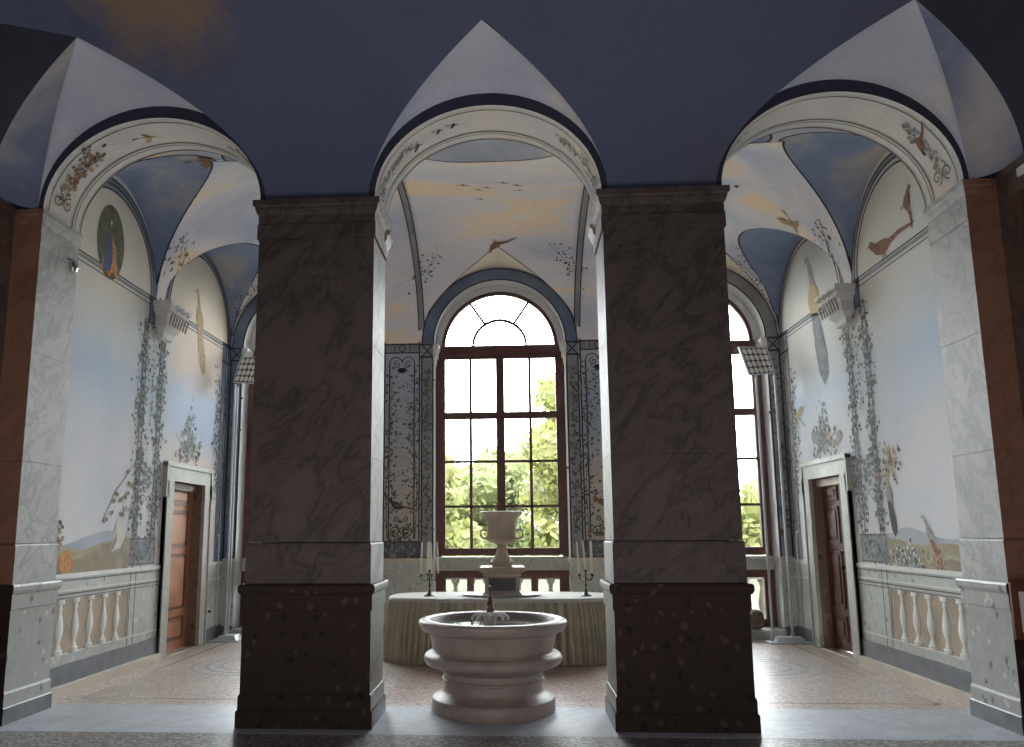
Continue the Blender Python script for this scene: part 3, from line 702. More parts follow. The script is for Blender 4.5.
    def leaf_(t, hy, ang, wid, mt, d=.13, th=.045):
        # leaf in local frame: hinge at (d, hy), extends along -y (towards near) rotated into the room beyond
        hx = s * (XW + d)
        def T(a, dep, z):   # a along the leaf, dep towards gallery
            ca, sa = math.cos(ang), math.sin(ang)
            return (hx + s * (a * sa - dep * ca), hy - a * ca - dep * sa, z)
        def lb(mb, a0, a1, d0, d1, z0, z1):
            n = len(mb.v)
            mb.v += [T(a, dd, z) for z in (z0, z1) for a, dd in ((a0, d0), (a1, d0), (a1, d1), (a0, d1))]
            for f in ((3, 2, 1, 0), (4, 5, 6, 7), (0, 1, 5, 4), (1, 2, 6, 5), (2, 3, 7, 6), (3, 0, 4, 7)): mb.f.append(tuple(n + i for i in f)); mb.m.append(mb.cur)
        mb = MB(); lb(mb, 0, wid, -th, 0, .012, DZ - .01)
        L = mb.build('door_leaf', mt, t)
        for z0, z1 in ((.14, .46), (.56, 1.32), (1.42, 1.92), (2.0, 2.22)):
            m2 = MB(); a0, a1 = wid * .17, wid * .83
            lb(m2, a0, a1, 0, .018, z0, z0 + .035); lb(m2, a0, a1, 0, .018, z1 - .035, z1); lb(m2, a0, a0 + .035, 0, .018, z0, z1); lb(m2, a1 - .035, a1, 0, .018, z0, z1)
            lb(m2, a0 + .07, a1 - .07, 0, .022, z0 + .065, z1 - .065)
            m2.m = [1] * 24 + [0] * 6
            m2.build('raised_panel', [mt, M['doorwood_dark']], L)
        m3 = MB(); lb(m3, wid - .06, wid - .04, 0, .05, 1.08, 1.12); lb(m3, wid - .12, wid - .04, .04, .055, 1.09, 1.11)
        m3.build('door_handle', M['iron'], L)
    if s < 0: leaf_(t, DY1 - .005, 0, DY1 - DY0 - .01, M['doorwood'])
    else:
        leaf_(t, DY1 - .005, .10, .50, M['doorwood_dark']); 
        # near leaf swung inward, hinged on the near jamb
        mb = MB(); mb.box(XW + .15, XW + .62, DY0 + .01, DY0 + .055, .012, DZ - .01); L = mb.build('door_leaf', M['doorwood_dark'], t)
    mb = MB(); bx(mb, -.20, -.06, DY0, DY1, DZ - .10, DZ - .005); mb.build('door_head', M['cream'] if s > 0 else M['doorwood_dark'], t)

# --- back wall paint
p0 = None
for side_i, (ua, ub) in enumerate(((-3.141 + 1.27, -1.27), (1.27, 3.141 - 1.27))):
    mpb = mp_back; um = (ua + ub) / 2; hwid = (ub - ua) / 2
    p = Paint(mpb)
    for u in (ua + .01, ub - .03): p.rect(u, u + .022, 1.47, 5.9, 'line', .001)
    p.rect(ua, ub, 4.46, 4.48, 'line', .001); p.rect(ua, ub, 4.60, 4.625, 'line', .001); p.rect(ua, ub, 4.48, 4.60, 'band_grey')
    p.arc(um, 4.54, .05, 0, 2 * PI, .014, 'line', .002, 16)
    for u in (um - .13, um + .12): p.rect(u, u + .012, 4.48, 4.60, 'line', .002)
    for q in (-1, 1):
        u = um + q * (hwid - .10); p.ribbon([(u, 1.50), (u, 4.30)], .022, 'line', .001)
        p.arc(um + q * (hwid - .10) * .5, 4.30, (hwid - .10) * .5, 0, PI, .016, 'line', .001, 20)
        p.spiral(um + q * .075, 4.28, .065, 1.4, PI / 2 if q > 0 else PI / 2, .013, 'line', .002, -q)
        p.spiral(um + q * .09, 1.62, .085, 1.5, -PI / 2, .016, 'line', .002, q)
        p.spiral(um + q * .09, 4.78, .08, 1.5, -PI / 2, .013, 'line', .002, q)
        p.spiral(um + q * .06, 1.80, .05, 1.3, PI / 2, .013, 'line', .002, -q)
    for k in range(5): p.leaf(um, 4.22, .10, -PI / 2 + (k - 2) * .5, 'line', .002, .25)
    p.build('painted_ironwork', wback)
    p = Paint(mpb)
    for q in (-1, 1):
        b0 = um + q * .22
        p.ribbon([(b0, 1.5), (b0 + .03 * q, 2.3), (b0 - .04 * q, 3.2), (b0 + .05, 4.0)], .015, 'leaf_p', .0012, .005)
        for k in range(7):
            z = 2.0 + .3 * k; p.ribbon([(b0, z), (b0 - q * .10, z + .15), (b0 - q * .2, z + .2)], .007, 'leaf_p', .0012)
        p.vine([(b0, 1.9), (b0, 4.2)], .10, 260, 'leaf_p', .045, .0015, None, ['leaf_p', 'leaf_b', 'leaf_p', 'p_green'])
    p.vine([(um - .2, 1.55), (um + .2, 1.65)], .10, 90, 'leaf_o', .05, .0018, None, ['leaf_o', 'leaf_p', 'p_green'])
    p.build('painted_saplings', wback)
    p = Paint(mpb)
    p.rect(ua - .2, ub + .2, 1.20, 1.47, 'panel_dark', 0); p.frame(ua + .02, ub - .02, 1.22, 1.45, .012, 'line', .001)
    p.vine([(ua + .1, 1.33), (ub - .1, 1.34)], .06, 90, 'leaf_b', .05, .0015, None, ['leaf_b', 'line_soft'])
    p.build('painted_lower_panel', wback)
for wx in WX:
    p = Paint(mp_back)
    p.arc(wx, ZS, 1.155, 0, PI, .19, 'band_blue' if wx < 2 else 'band_grey', .0004)
    for r in (1.065, 1.25): p.arc(wx, ZS, r, 0, PI, .022, 'line', .001)
    for q in (-1, 1):
        u0, u1 = sorted((wx + q * 1.062, wx + q * 1.262))
        p.rect(u0, u1, 1.22, 4.62, 'band_grey' if abs(wx) < 1 or wx > 0 else 'band_blue', .0004)
        for u in (u0, u1 - .022): p.rect(u, u + .022, 1.20, 4.42, 'line', .001)
        for z in (4.38, 4.585): p.rect(u0 - .02, u1 + .02, z, z + .03, 'line', .0015)
        p.ribbon([(u0 + .02, 4.41), (u1 - .02, 4.585)], .02, 'line', .0012); p.ribbon([(u1 - .02, 4.41), (u0 + .02, 4.585)], .02, 'line', .0012)
        p.vine([((u0 + u1) / 2, 1.5), ((u0 + u1) / 2, 4.2)], .04, 110, 'leaf_p', .055, .0015, .008, ['leaf_p', 'line_soft', 'p_brown' if wx > 0 else 'leaf_p'])
    p.build('painted_window_border', wback)
bird(mp_back, wback, -1.60, 5.02, .34, 'perched', 1, 1.0, ('p_grey', 'p_dark', 'p_brown'))
bird(mp_back, wback, 1.44, 4.92, .22, 'rooster', 1, 0, ('p_blue', 'p_dark', 'p_blue'))
bird(mp_back, wback, -1.62, 2.02, .34, 'perched', -1, 0, ('p_dark', 'p_brown', 'p_dark'))
bird(mp_back, wback, 1.60, 2.06, .34, 'perched', -1, -.3, ('p_brown', 'p_brown', 'p_brown'))
# dado on the back wall
mb = MB()
for a, b in ((-4.40, -3.141 - 1.06), (-3.141 + 1.06, -1.06), (1.06, 3.141 - 1.06), (3.141 + 1.06, 4.40)):
    mb.mat(0).box(a, b, YB - .015, YB, .18, 1.17); mb.mat(1).box(a, b, YB - .035, YB, 1.13, 1.20); mb.mat(1).box(a, b, YB - .03, YB, .96, .985)
    mb.mat(2).box(a, b, YB - .035, YB, 0, .18)
mb.build('dado', [M['brec_dado'], M['cream'], M['slate']], wback)

# --- vault creases and soffit paint
def vbird(u, v, sc, kind, flip=1, rot=0, cols=('p_brown', 'p_red', 'p_dark'), label=None): bird(mp_vault, ceil, u, v, sc, kind, flip, rot, cols, label=label)
vbird(.0, 11.18, .34, 'perched', -1, .15, ('p_brown', 'p_red', 'p_brown'), 'brown hawk above the middle window arch')
for s in (-1, 1):
    p = Paint(mp_vault)
    YY = [8.2 + (YB - .03 - 8.2) * (1 - (1 - i / 60) ** 1.0) for i in range(55)] + [YB - .03 - .43 * (1 - k / 20) ** 2 for k in range(3, 21)]
    YY = sorted(YY)
    for u, w_, k in ((1.20, .018, 'line'), (1.218, .07, 'band_grey'), (1.288, .018, 'line')): p.m(k); [p.mb.face([mp_vault(s * u, a, .008), mp_vault(s * (u + w_), a, .008), mp_vault(s * (u + w_), b, .008), mp_vault(s * u, b, .008)]) for a, b in zip(YY, YY[1:])]
    p.build('painted_transverse_rib', ceil)
for u, v, s_ in ((-.42, 9.75, .22), (-.22, 9.9, .16), (-.1, 9.85, .18), (.12, 9.72, .20), (.3, 9.8, .2), (-.2, 10.15, .16), (.34, 9.95, .14)): vbird(u, v, s_, 'tiny', 1, .2, ('p_dark',) * 3)
vbird(2.05, 8.35, .40, 'flying', 1, .5, ('p_red', 'p_brown', 'p_dark'), 'rust bird flying at the near edge of the vault')
vbird(2.95, 8.25, .22, 'tiny', 1, .3, ('p_dark',) * 3)
vbird(2.35, 10.6, .2, 'tiny', 1, .3, ('p_dark',) * 3)
vbird(2.9, 11.1, .2, 'tiny', 1, .3, ('p_dark',) * 3)
vbird(-3.35, 8.3, .3, 'flying', 1, .2, ('p_brown',) * 3)
vbird(3.9, 9.9, .3, 'flying', 1, .8, ('p_tan',) * 3)
for (u0, v0, u1, v1) in ((-.9, 11.3, -1.3, 11.75), (.8, 11.2, 1.3, 11.7), (3.6, 11.5, 4.2, 11.9), (-3.6, 11.6, -4.2, 11.9), (4.05, 9.4, 4.3, 9.8), (-4.05, 9.4, -4.3, 9.8)):
    p = Paint(mp_vault); p.vine([(u0, v0), (u1, v1)], .08, 45, 'leaf_b', .036, .002, .008, ['leaf_b', 'leaf_p', 'line_soft']); p.build('painted_sprig', ceil)
for ia, (xc, hw) in enumerate(ARC):
    mp = mp_soffit(xc, hw)
    p = Paint(mp)
    AA = [PI * i / 60 for i in range(61)]
    for y, w in ((YF + .07, .012), (YA - .16, .018), (YA - .11, .010), (YA - .01, .02)): p.m('line_soft'); [p.mb.face([mp(a, y, .001), mp(b, y, .001), mp(b, y + w, .001), mp(a, y + w, .001)]) for a, b in zip(AA, AA[1:])]
    for base, d in ((.10, 1), (PI - .10, -1)):
        for k in range(2): p.spiral(base + d * .10, YF + .18 + .16 * k, .08, 1.4, 0, .016, 'p_brown' if ia == 0 else 'line_soft', .002, 1 - 2 * k)
        p.vine([(base + d * .15, YF + .26), (base + d * .75, YF + .24)], .055 if ia == 0 else .04, 120 if ia == 0 else 45, 'p_brown', .05, .002, .008, ['p_brown', 'leaf_o', 'leaf_p'] if ia == 0 else ['leaf_b', 'p_grey'])
    p.build('painted_soffit_scrolls', arcade)
    if ia == 2: bird(mp, arcade, 2.55, YF + .26, .27, 'perched', -1, 1.9, ('p_brown', 'p_brown', 'p_dark'), label='brown pheasant on the scroll')
    if ia == 1:
        for a_, v_, s_ in ((.85, YF + .30, .14), (1.1, YF + .25, .10), (1.25, YF + .24, .10)): bird(mp, arcade, a_, v_, s_, 'flying', 1, .4, ('p_dark',) * 3)
    if ia == 0: bird(mp, arcade, 1.35, YF + .30, .18, 'flying', 1, .2, ('p_tan', 'p_tan', 'p_brown'))

# ------------------------------------------------------------------ room ceiling (towards the camera)
RA, RR = 4.45, 2.28
D = .72
def rb(d):
    q = max(0, 1 - d / RA) if d < RA else 0
    return ZC + RR * math.sqrt(max(0, 1 - q * q))
ZT = rb(D); TX = {-1: -3.53, 0: -.015, 1: 3.53}
WO = 1.09
T_ = [(i / 24) ** 1.7 for i in range(25)]
sail_edges = {}
for key, (xc, hw) in zip((-1, 0, 1), ARC):
    mb = MB(); R = []
    for t in T_:
        d = t * D; xl = (xc - WO) * (1 - t) + TX[key] * t; xr = (xc + WO) * (1 - t) + TX[key] * t
        b = rb(d); f = min(1, d / .16); fil = .08 * math.sqrt(1 - (1 - f) ** 2)
        H = ZC + 1.0 * (1 - t) + fil * (1 - t) + (ZT - ZC) * t
        R.append([((xl + xr) / 2 - (xr - xl) / 2 * math.cos(PI * j / 48), YF - d, b + max(0, H - b) * math.sin(PI * j / 48)) for j in range(49)])
    mb.rings(R, False)
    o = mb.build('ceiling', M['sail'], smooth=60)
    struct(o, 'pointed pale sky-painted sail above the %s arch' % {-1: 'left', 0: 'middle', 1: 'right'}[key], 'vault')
mb = MB()
for s in (-1, 1):   # pendentives between sails
    R = []
    for t in T_:
        d = t * D; xa = WO * (1 - t); xb = (3.141 - WO) * (1 - t) + 3.53 * t
        R.append([(s * (xa + (xb - xa) * k / 12), YF - d, rb(d)) for k in range(13)])
    mb.rings(R, False)
R = []   # main vault
for k in range(40):
    d = D + (10.16 - D) * (k / 39) ** 1.5
    R.append([(-3.53 + 7.06 * j / 40, YF - d, rb(d)) for j in range(41)])
mb.rings(R, False)
E3p = [(3.53, YF - D, ZT), (4.05, 5.66, 5.835), (4.33, 5.25, 5.62), (4.45, 4.95, 5.1), (4.45, 4.8, ZC)]
def E3(q):
    q *= 4; i = min(3, int(q)); f = q - i
    P = [Vector(E3p[max(0, min(4, j))]) for j in (i - 1, i, i + 1, i + 2)]
    return .5 * ((2 * P[1]) + (P[2] - P[0]) * f + (2 * P[0] - 5 * P[1] + 4 * P[2] - P[3]) * f * f + (3 * P[1] - P[0] - 3 * P[2] + P[3]) * f ** 3)
for s in (-1, 1):
    R = []
    for q in range(21):
        e = E3(q / 20); row = []
        for k in range(21):
            y = e.y + (-3.5 - e.y) * (k / 20) ** 1.5
            z = e.z + (rb(YF - y) - rb(YF - e.y)) * (1 - q / 20)
            row.append((s * min(4.45, e.x), y, z))
        R.append(row)
    mb.rings(R, False)
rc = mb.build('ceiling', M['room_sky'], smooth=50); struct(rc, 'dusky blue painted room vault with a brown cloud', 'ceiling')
for s in (-1, 1):
    mb = MB(); R = []; R2 = []
    for t in T_:
        d = t * D; z = rb(d)
        e1 = Vector((4.231 * (1 - t) + 3.53 * t, YF - d)); e2 = Vector((4.45 * (1 - t) + 3.53 * t, 6.27 * (1 - t) + (YF - D) * t)); c = Vector((4.45 * (1 - t) + 3.53 * t, YF * (1 - t) + (YF - D) * t))
        c = c * .75 + (e1 + e2) * .125
        row = []
        for k in range(13):
            f = k / 12; q = e1 * (1 - f) ** 2 + c * 2 * f * (1 - f) + e2 * f * f; row.append((s * q.x, q.y, z))
        R.append(row)
        e3 = E3(1 - t); e2v = Vector((e2.x, e2.y, z))
        R2.append([(s * p.x, p.y, p.z) for p in [e2v.lerp(e3, k / 10) for k in range(11)]])
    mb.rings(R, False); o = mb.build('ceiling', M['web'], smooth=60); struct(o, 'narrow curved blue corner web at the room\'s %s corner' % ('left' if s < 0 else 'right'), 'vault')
    mb = MB(); mb.rings(R2, False); o = mb.build('ceiling', M['room_shade'], smooth=60); struct(o, 'shade-coloured side sail of the room vault over the %s wall' % ('left' if s < 0 else 'right'), 'vault')

# ------------------------------------------------------------------ piers and responds
def pier(name, label, cat, x0, x1, s=0):
    t = thing(name, label, cat, ((x0 + x1) / 2, (YF + YA) / 2, 0))
    y0, y1 = YF, YA
    mb = MB()
    for a, b in ((1.52, 2.25), (2.25, 3.26), (3.26, 4.26)):
        mb.prof_rect(x0, x1, y0, y1, [(-.004, a), (0, a + .005), (0, b - .005), (-.004, b)])
    mb.prof_rect(x0, x1, y0, y1, [(.012, 1.167), (.012, 1.50), (.004, 1.515)])
    mats = [M['pier']]
    shaft_m = M['pier'] if not s else M['white']
    mb.build('shaft', shaft_m, t)
    cf = .4 if s else 1
    mb = MB(); mb.prof_rect(x0, x1, y0, y1, [(o_ * cf, z_) for o_, z_ in ((0, 4.26), (.015, 4.262), (.015, 4.40), (.008, 4.405), (.008, 4.49), (.02, 4.50), (.035, 4.54), (.035, 4.56), (.055, 4.575), (.055, ZC - .004), (0, ZC - .003))])
    mb.build('capital', M['pier'] if not s else M['white'], t)
    mb = MB(); mb.prof_rect(x0, x1, y0, y1, [(.02, .95), (.03, .955), (.03, 1.08), (.045, 1.09), (.055, 1.115), (.055, 1.15), (.045, 1.167), (0, 1.168)])
    mb.prof_rect(x0, x1, y0, y1, [(.018, .26), (.018, .95)])
    mb.prof_rect(x0, x1, y0, y1, [(.03, .14), (.03, .25), (.022, .27), (.018, .272)])
    mb.build('pedestal', M['brec_brown_shade'] if not s else M['brec'], t)
    mb = MB(); mb.prof_rect(x0, x1, y0, y1, [(.042, .0), (.042, .135), (.034, .145), (.03, .146)])
    mb.build('base_block', M['slate'] if s else M['brec_brown_shade'], t)
    # gallery side impost carved at the back of the pier
    for sg in ((-1, 1) if not s else ()):
        xx = x1 if sg > 0 else x0
        mb = MB(); R = []
        for o_, z in ((0, 4.10), (.008, 4.12), (.010, 4.20), (.03, 4.26), (.035, 4.34), (.06, 4.39), (.062, 4.44), (.03, 4.48), (.03, 4.56)):
            z = 4.36 + (z - 4.10) * .48
            R.append([(xx - sg * .05, YA - .10, z), (xx + sg * o_, YA - .10, z), (xx + sg * o_, YA + .12 + o_ * .5, z), (xx - sg * .05, YA + .12 + o_ * .5, z)])
        mb.rings(R, True, True, True); mb.build('carved_impost', M['fount'], t, smooth=40)
    return t
pl = pier('marble_pier', 'tall veined marble pier with shade-toned front, left of the fountain', 'pier', -A1, -A0)
pr_ = pier('marble_pier', 'tall veined marble pier with shade-toned front, right of the fountain', 'pier', A0, A1)
def respond(s):
    nm = 'left' if s < 0 else 'right'
    x0, x1 = sorted((s * RX, s * 4.60))
    t = pier('marble_pilaster', 'pale marble pilaster at the outer end of the %s arch' % nm, 'pilaster', x0, x1, s)
    for ch in t.children:
        for v in ch.data.vertices:
            wx_ = v.co.x + t.location.x
            if s * wx_ > 4.403: v.co.x = s * 4.403 - t.location.x
            if v.co.y + t.location.y > YA and s * wx_ > RX + .0: pass
    for ch in t.children:
        ch.data.materials.append(M['brownm'] if ch.name.startswith(('shaft', 'capital')) else M['brec_brown_shade'])
        for p_ in ch.data.polygons:
            if p_.normal.y < -.25: p_.material_index = 1
    return t
for s in (-1, 1): respond(s)
for t in (pl, pr_):
    for ch in t.children:
        if ch.name.startswith('carved'): continue
        ch.data.materials.append(M['white'] if ch.name.startswith(('shaft', 'capital')) else (M['slate'] if ch.name.startswith('base') else M['brec']))
        for p_ in ch.data.polygons:
            if abs(p_.normal.x) > .25 and abs(p_.normal.y) < .5: p_.material_index = 1  # jamb faces get the lighter stone, window light painted in by material
# small lamps / fittings on the responds
t = thing('spotlight', 'small chrome spotlight clipped on the left pilaster jamb', 'spotlight', (-RX, 7.12, 4.21))
MB().lathe([(.0, 0), (.035, .01), (.045, .05), (.045, .10), (.03, .13), (0, .135)], (-RX + .07, 7.10, 4.15), 20, False).build('lamp_head', plain('chrome', (.6, .6, .6), .15, .9), t, smooth=40)
MB().tube([(-RX, 7.10, 4.30), (-RX + .04, 7.10, 4.29), (-RX + .07, 7.10, 4.26)], .008).build('bracket', M['iron'], t)

# ------------------------------------------------------------------ room walls behind and beside the camera
for s in (-1, 1):
    nm = 'left' if s < 0 else 'right'
    mb = MB()
    a, b = sorted((s * XR, s * (XR + .2)))
    mb.mat(0).box(a, b, -3.5, YF, ZC - .24, ZC + .02)          # cornice zone
    mb.mat(0).box(a, b, -3.5, 4.4, 0, ZC - .24); mb.box(a, b, 6.52, YF, 0, ZC - .24)
    mb.mat(1).box(*sorted((s * (XR + .10), s * (XR + .2))), 4.4, 6.52, 0, ZC - .24)
    mb.mat(0).box(*sorted((s * (XR - .04), s * XR)), -3.5, YF - .06, ZC - .05, ZC)
    o = mb.build('wall_room_' + nm, [M['brownm_dark'], M['doorwood_dark']])
    struct(o, 'dark brown side wall of the front room on the %s with a tall wooden opening' % nm, 'wall')
    o = MB().box(*sorted((s * 4.4035, s * 4.65)), YF + .001, YA - .021, 0, ZC).build('wall_return', M['brownm']); struct(o, 'narrow marble return wall beside the %s pilaster' % nm, 'wall')
o = MB().box(-4.65, 4.65, -3.7, -3.5, 0, 7.2).build('wall_front', M['brownm_dark']); struct(o, 'dark rear wall of the room behind the viewer', 'wall')
o = MB().box(-5.2, 5.2, -3.9, YB + .56, 7.2, 7.4).build('sunblock_slab', M['black']); struct(o, 'roof slab above the vaults', 'sunblock')  # unseen slab added to keep the sun out of the interior
mb = MB()
for s in (-1, 1):
    for a in ((4.8, 4.9, YF, YB + .56, 2.7), (4.66, 4.76, -3.7, YF, 0)):
        o = MB().box(*sorted((s * a[0], s * a[1])), a[2], a[3], a[4], 7.2).build('wall_outer', M['black']); struct(o, 'outer wall shell closing the building', 'wall')
t = thing('notice_label', 'small white label on the right wall cornice', 'sign', (XR, 6.32, 4.5))
MB().box(XR - .022, XR - .001, 6.20, 6.35, 4.50, 4.57).build('label_plate', M['paper'], t)
# notice stand by the right pilaster
t = thing('notice_stand', 'dark wooden notice stand with a white sheet, beside the right pilaster', 'sign', (4.30, 6.48, 0))
MB().bbox(4.10, 4.44, 6.50, 6.525, .74, 1.18, .004).build('board', M['doorwood_dark'], t)
MB().box(4.155, 4.40, 6.495, 6.499, .80, 1.11).build('paper_sheet', M['paper'], t)
MB().box(4.19, 4.23, 6.4935, 6.4948, 1.04, 1.08).build('printed_mark', M['iron'], t)
MB().bbox(4.36, 4.40, 6.50, 6.53, .02, .74, .003).build('post', M['doorwood_dark'], t)
MB().bbox(4.22, 4.445, 6.40, 6.56, 0, .025, .003).build('foot', M['doorwood_dark'], t)

# ------------------------------------------------------------------ windows
def window(wx, idx):
    t = thing('window_%d' % idx, 'tall arched window with dark red wooden frame and fanlight, ' + ['behind the left pier', 'in the middle behind the urn', 'behind the right pier'][idx - 1], 'window', (wx, 12.5, 0))
    t['kind'] = 'structure'
    Y0, Y1 = 12.46, 12.53
    def bx(mb, x0, x1, z0, z1, a=Y0, b=Y1): mb.box(wx + x0, wx + x1, a, b, z0, z1)
    mb = MB()
    bx(mb, -1.05, -.965, .14, 4.6); bx(mb, .965, 1.05, .14, 4.6)
    n = 36
    P = [(wx - 1.05 * math.cos(PI * i / n), ZS + 1.05 * math.sin(PI * i / n)) for i in range(n + 1)]; Q = [(wx - .955 * math.cos(PI * i / n), ZS + .955 * math.sin(PI * i / n)) for i in range(n + 1)]
    w_ = MB(); w_.rings([[(a, Y0 - .03, b), (c, Y0 - .03, d), (c, Y1, d), (a, Y1, b)] for (a, b), (c, d) in zip(P, Q)], True); w_.build('plaster_ring', M['jamb'], t)
    P = [(wx - .96 * math.cos(PI * i / n), ZS + .96 * math.sin(PI * i / n)) for i in range(n + 1)]; Q = [(wx - .90 * math.cos(PI * i / n), ZS + .90 * math.sin(PI * i / n)) for i in range(n + 1)]
    R = []
    for (a, b), (c, d) in zip(P, Q): R.append([(a, Y0, b), (c, Y0, d), (c, Y1, d), (a, Y1, b)])
    mb.rings(R, True); mb.build('outer_frame', M['winwood'], t)
    mb = MB(); bx(mb, -.98, .98, 4.46, 4.63, Y0 - .03, Y1); bx(mb, -.98, .98, 4.50, 4.54, Y0 - .05, Y1); mb.build('transom', M['winwood'], t)
    # fanlight bars
    mb = MB()
    P = [(wx - .46 * math.cos(PI * i / 24), ZS + .03 + .46 * math.sin(PI * i / 24)) for i in range(25)]; Q = [(wx - .42 * math.cos(PI * i / 24), ZS + .03 + .42 * math.sin(PI * i / 24)) for i in range(25)]
    mb.rings([[(a, Y0 + .01, b), (c, Y0 + .01, d), (c, Y1 - .01, d), (a, Y1 - .01, b)] for (a, b), (c, d) in zip(P, Q)], True)
    for q in (-1, 1):
        an = math.radians(57.6); ux, uz = q * math.cos(an), math.sin(an)
        a = Vector((wx + .44 * ux, 0, ZS + .03 + .44 * uz)); b = Vector((wx + .92 * ux, 0, ZS + .92 * uz)); nrm = Vector((uz, 0, -ux)) * .018
        mb.rings([[tuple(p + nrm + Vector((0, Y0 + .01, 0))), tuple(p - nrm + Vector((0, Y0 + .01, 0))), tuple(p - nrm + Vector((0, Y1 - .01, 0))), tuple(p + nrm + Vector((0, Y1 - .01, 0)))] for p in (a, b)], True, True, True)
    mb.build('fanlight_bars', M['winwood'], t)
    m_ = MB(); m_.face([(wx - .92 * math.cos(PI * i / 30), 12.5, ZS + .92 * math.sin(PI * i / 30)) for i in range(31)]); m_.build('fanlight_glass', M['glass'], t)
    # casements: upper pair and lower pair
    for z0, z1, bars in ((3.46, 4.47, ()), (1.235, 3.46, (2.72, 2.0))):
        for q in (-1, 1):
            x0, x1 = (-.97, -.012) if q < 0 else (.012, .97)
            inner = .055; outer = .07
            a0 = x0 + (outer if q < 0 else inner); a1 = x1 - (inner if q < 0 else outer)
            mb = MB(); bx(mb, x0, a0, z0, z1, Y0 - .01, Y1 - .01); bx(mb, a1, x1, z0, z1, Y0 - .01, Y1 - .01)
            zb = z0 + (.11 if z0 < 2 else .065); zt = z1 - (.045 if z1 < 4 else .055)
            bx(mb, a0, a1, z0, zb, Y0 - .01, Y1 - .01); bx(mb, a0, a1, zt, z1, Y0 - .01, Y1 - .01)
            s_ = mb.build('casement', M['winwood'], t)
            m2 = MB(); xm = (a0 + a1) / 2; bx(m2, xm - .023, xm + .023, zb, zt, Y0, Y1 - .02)
            for z in bars: bx(m2, a0, a1, z - .02, z + .02, Y0, Y1 - .02)
            m2.build('glazing_bars', M['winwood'], s_)
            m3 = MB(); bx(m3, a0, a1, zb, zt, 12.495, 12.499); m3.build('glass_pane', M['glass'], s_)
    mb = MB(); bx(mb, -.012, .012, 1.235, 4.47, Y0 - .03, Y1); mb.build('meeting_stile', M['winwood'], t)
    # stone rail and lower lights
    mb = MB(); mb.prof_rect(wx - 1.05, wx + 1.05, 12.36, 12.6, [(-.01, 1.0), (0, 1.01), (0, 1.15), (.02, 1.17), (.02, 1.20), (0, 1.21)]); mb.build('stone_rail', M['doorstone'], t)
    mb = MB(); bx(mb, -.97, .97, .88, 1.0); bx(mb, -.97, .97, .14, .26)
    for a, b in ((-.97, -.895), (-.56, -.45), (.45, .56), (.895, .97)): bx(mb, a, b, .26, .88)
    L = mb.build('lower_frame', M['winwood'], t)
    m3 = MB()
    for a, b in ((-.895, -.56), (-.45, .45), (.56, .895)): bx(m3, a, b, .26, .88, 12.495, 12.499)
    m3.build('lower_glass', M['glass'], L)
    mb = MB(); mb.bbox(wx - 1.045, wx + 1.045, 12.06, 12.70, 0, .14, .008); mb.build('stone_step', M['cream'] if idx == 2 else M['doorstone'], t)
    for q in (-1, 1):   # carved imposts on the jambs
        mb = MB(); R = []
        for o_, z in ((0, 4.28), (.02, 4.30), (.025, 4.38), (.05, 4.42), (.05, 4.50), (.08, 4.54), (.08, 4.60), (0, 4.605)):
            a, b = sorted((wx + q * 1.065, wx + q * (1.055 - o_)))
            R.append([(a, YB - .012 - .3 * o_, z), (b, YB - .012 - .3 * o_, z), (b, 12.44, z), (a, 12.44, z)])
        mb.rings(R, True, True, True); mb.build('jamb_impost', M['bal_white'], t, smooth=30)
        mb = MB(); R = []
        for o_, z in ((0, .96), (.012, .97), (.012, 1.12), (.035, 1.16), (.035, 1.20), (0, 1.205)):
            a, b = sorted((wx + q * 1.065, wx + q * (1.055 - o_)))
            R.append([(a, YB - .02 - .3 * o_, z), (b, YB - .02 - .3 * o_, z), (b, 12.36, z), (a, 12.36, z)])
        mb.rings(R, True, True, True); mb.build('jamb_moulding', M['bal_white'], t)
for i, wx in enumerate(WX): window(wx, i + 1)

# ------------------------------------------------------------------ fountain
FX, FY = -.014, 7.42
t = thing('fountain_basin', 'large round moulded marble fountain basin standing between the two piers', 'fountain', (FX, FY, 0))
def zsc(P): return [(r * .985, .29 + (z - .29) * .965) for r, z in P]
def smoothprof(P, n=6):
    out = []
    for i in range(len(P) - 1):
        p0, p1, p2, p3 = P[max(0, i - 1)], P[i], P[i + 1], P[min(len(P) - 1, i + 2)]
        for k in range(n):
            f = k / n
            out.append(tuple(.5 * (2 * p1[j] + (p2[j] - p0[j]) * f + (2 * p0[j] - 5 * p1[j] + 4 * p2[j] - p3[j]) * f * f + (3 * p1[j] - p0[j] - 3 * p2[j] + p3[j]) * f ** 3) for j in (0, 1)))
    return out + [P[-1]]
foot = [(.56, 0), (.565, .01), (.565, .105), (.555, .12)] + smoothprof([(.548, .122), (.50, .145), (.462, .175), (.452, .20)]) + [(.452, .262)] + smoothprof([(.452, .264), (.468, .27), (.468, .285), (.456, .293)], 3)
MB().lathe(foot, (FX, FY, 0), 72).build('foot', M['fount'], t, smooth=35)
bowl = [(.44, .292)] + [(.460, .293), (.460, .345)] + smoothprof([(.462, .347), (.49, .365), (.545, .385)]) + [(.552, .39)] + smoothprof([(.56, .392), (.622, .42), (.648, .465), (.63, .505), (.585, .528), (.575, .54)], 5) + [(.562, .545), (.575, .60), (.592, .685), (.605, .70)] + smoothprof([(.605, .702), (.66, .725), (.692, .765), (.697, .80), (.68, .822), (.655, .828)], 4) + [(.60, .825), (.585, .815), (.575, .79), (.55, .70), (.45, .55), (.2, .48), (.0, .47)]
MB().lathe(zsc(bowl), (FX, FY, 0), 72, False).build('bowl', M['fount'], t, smooth=35)
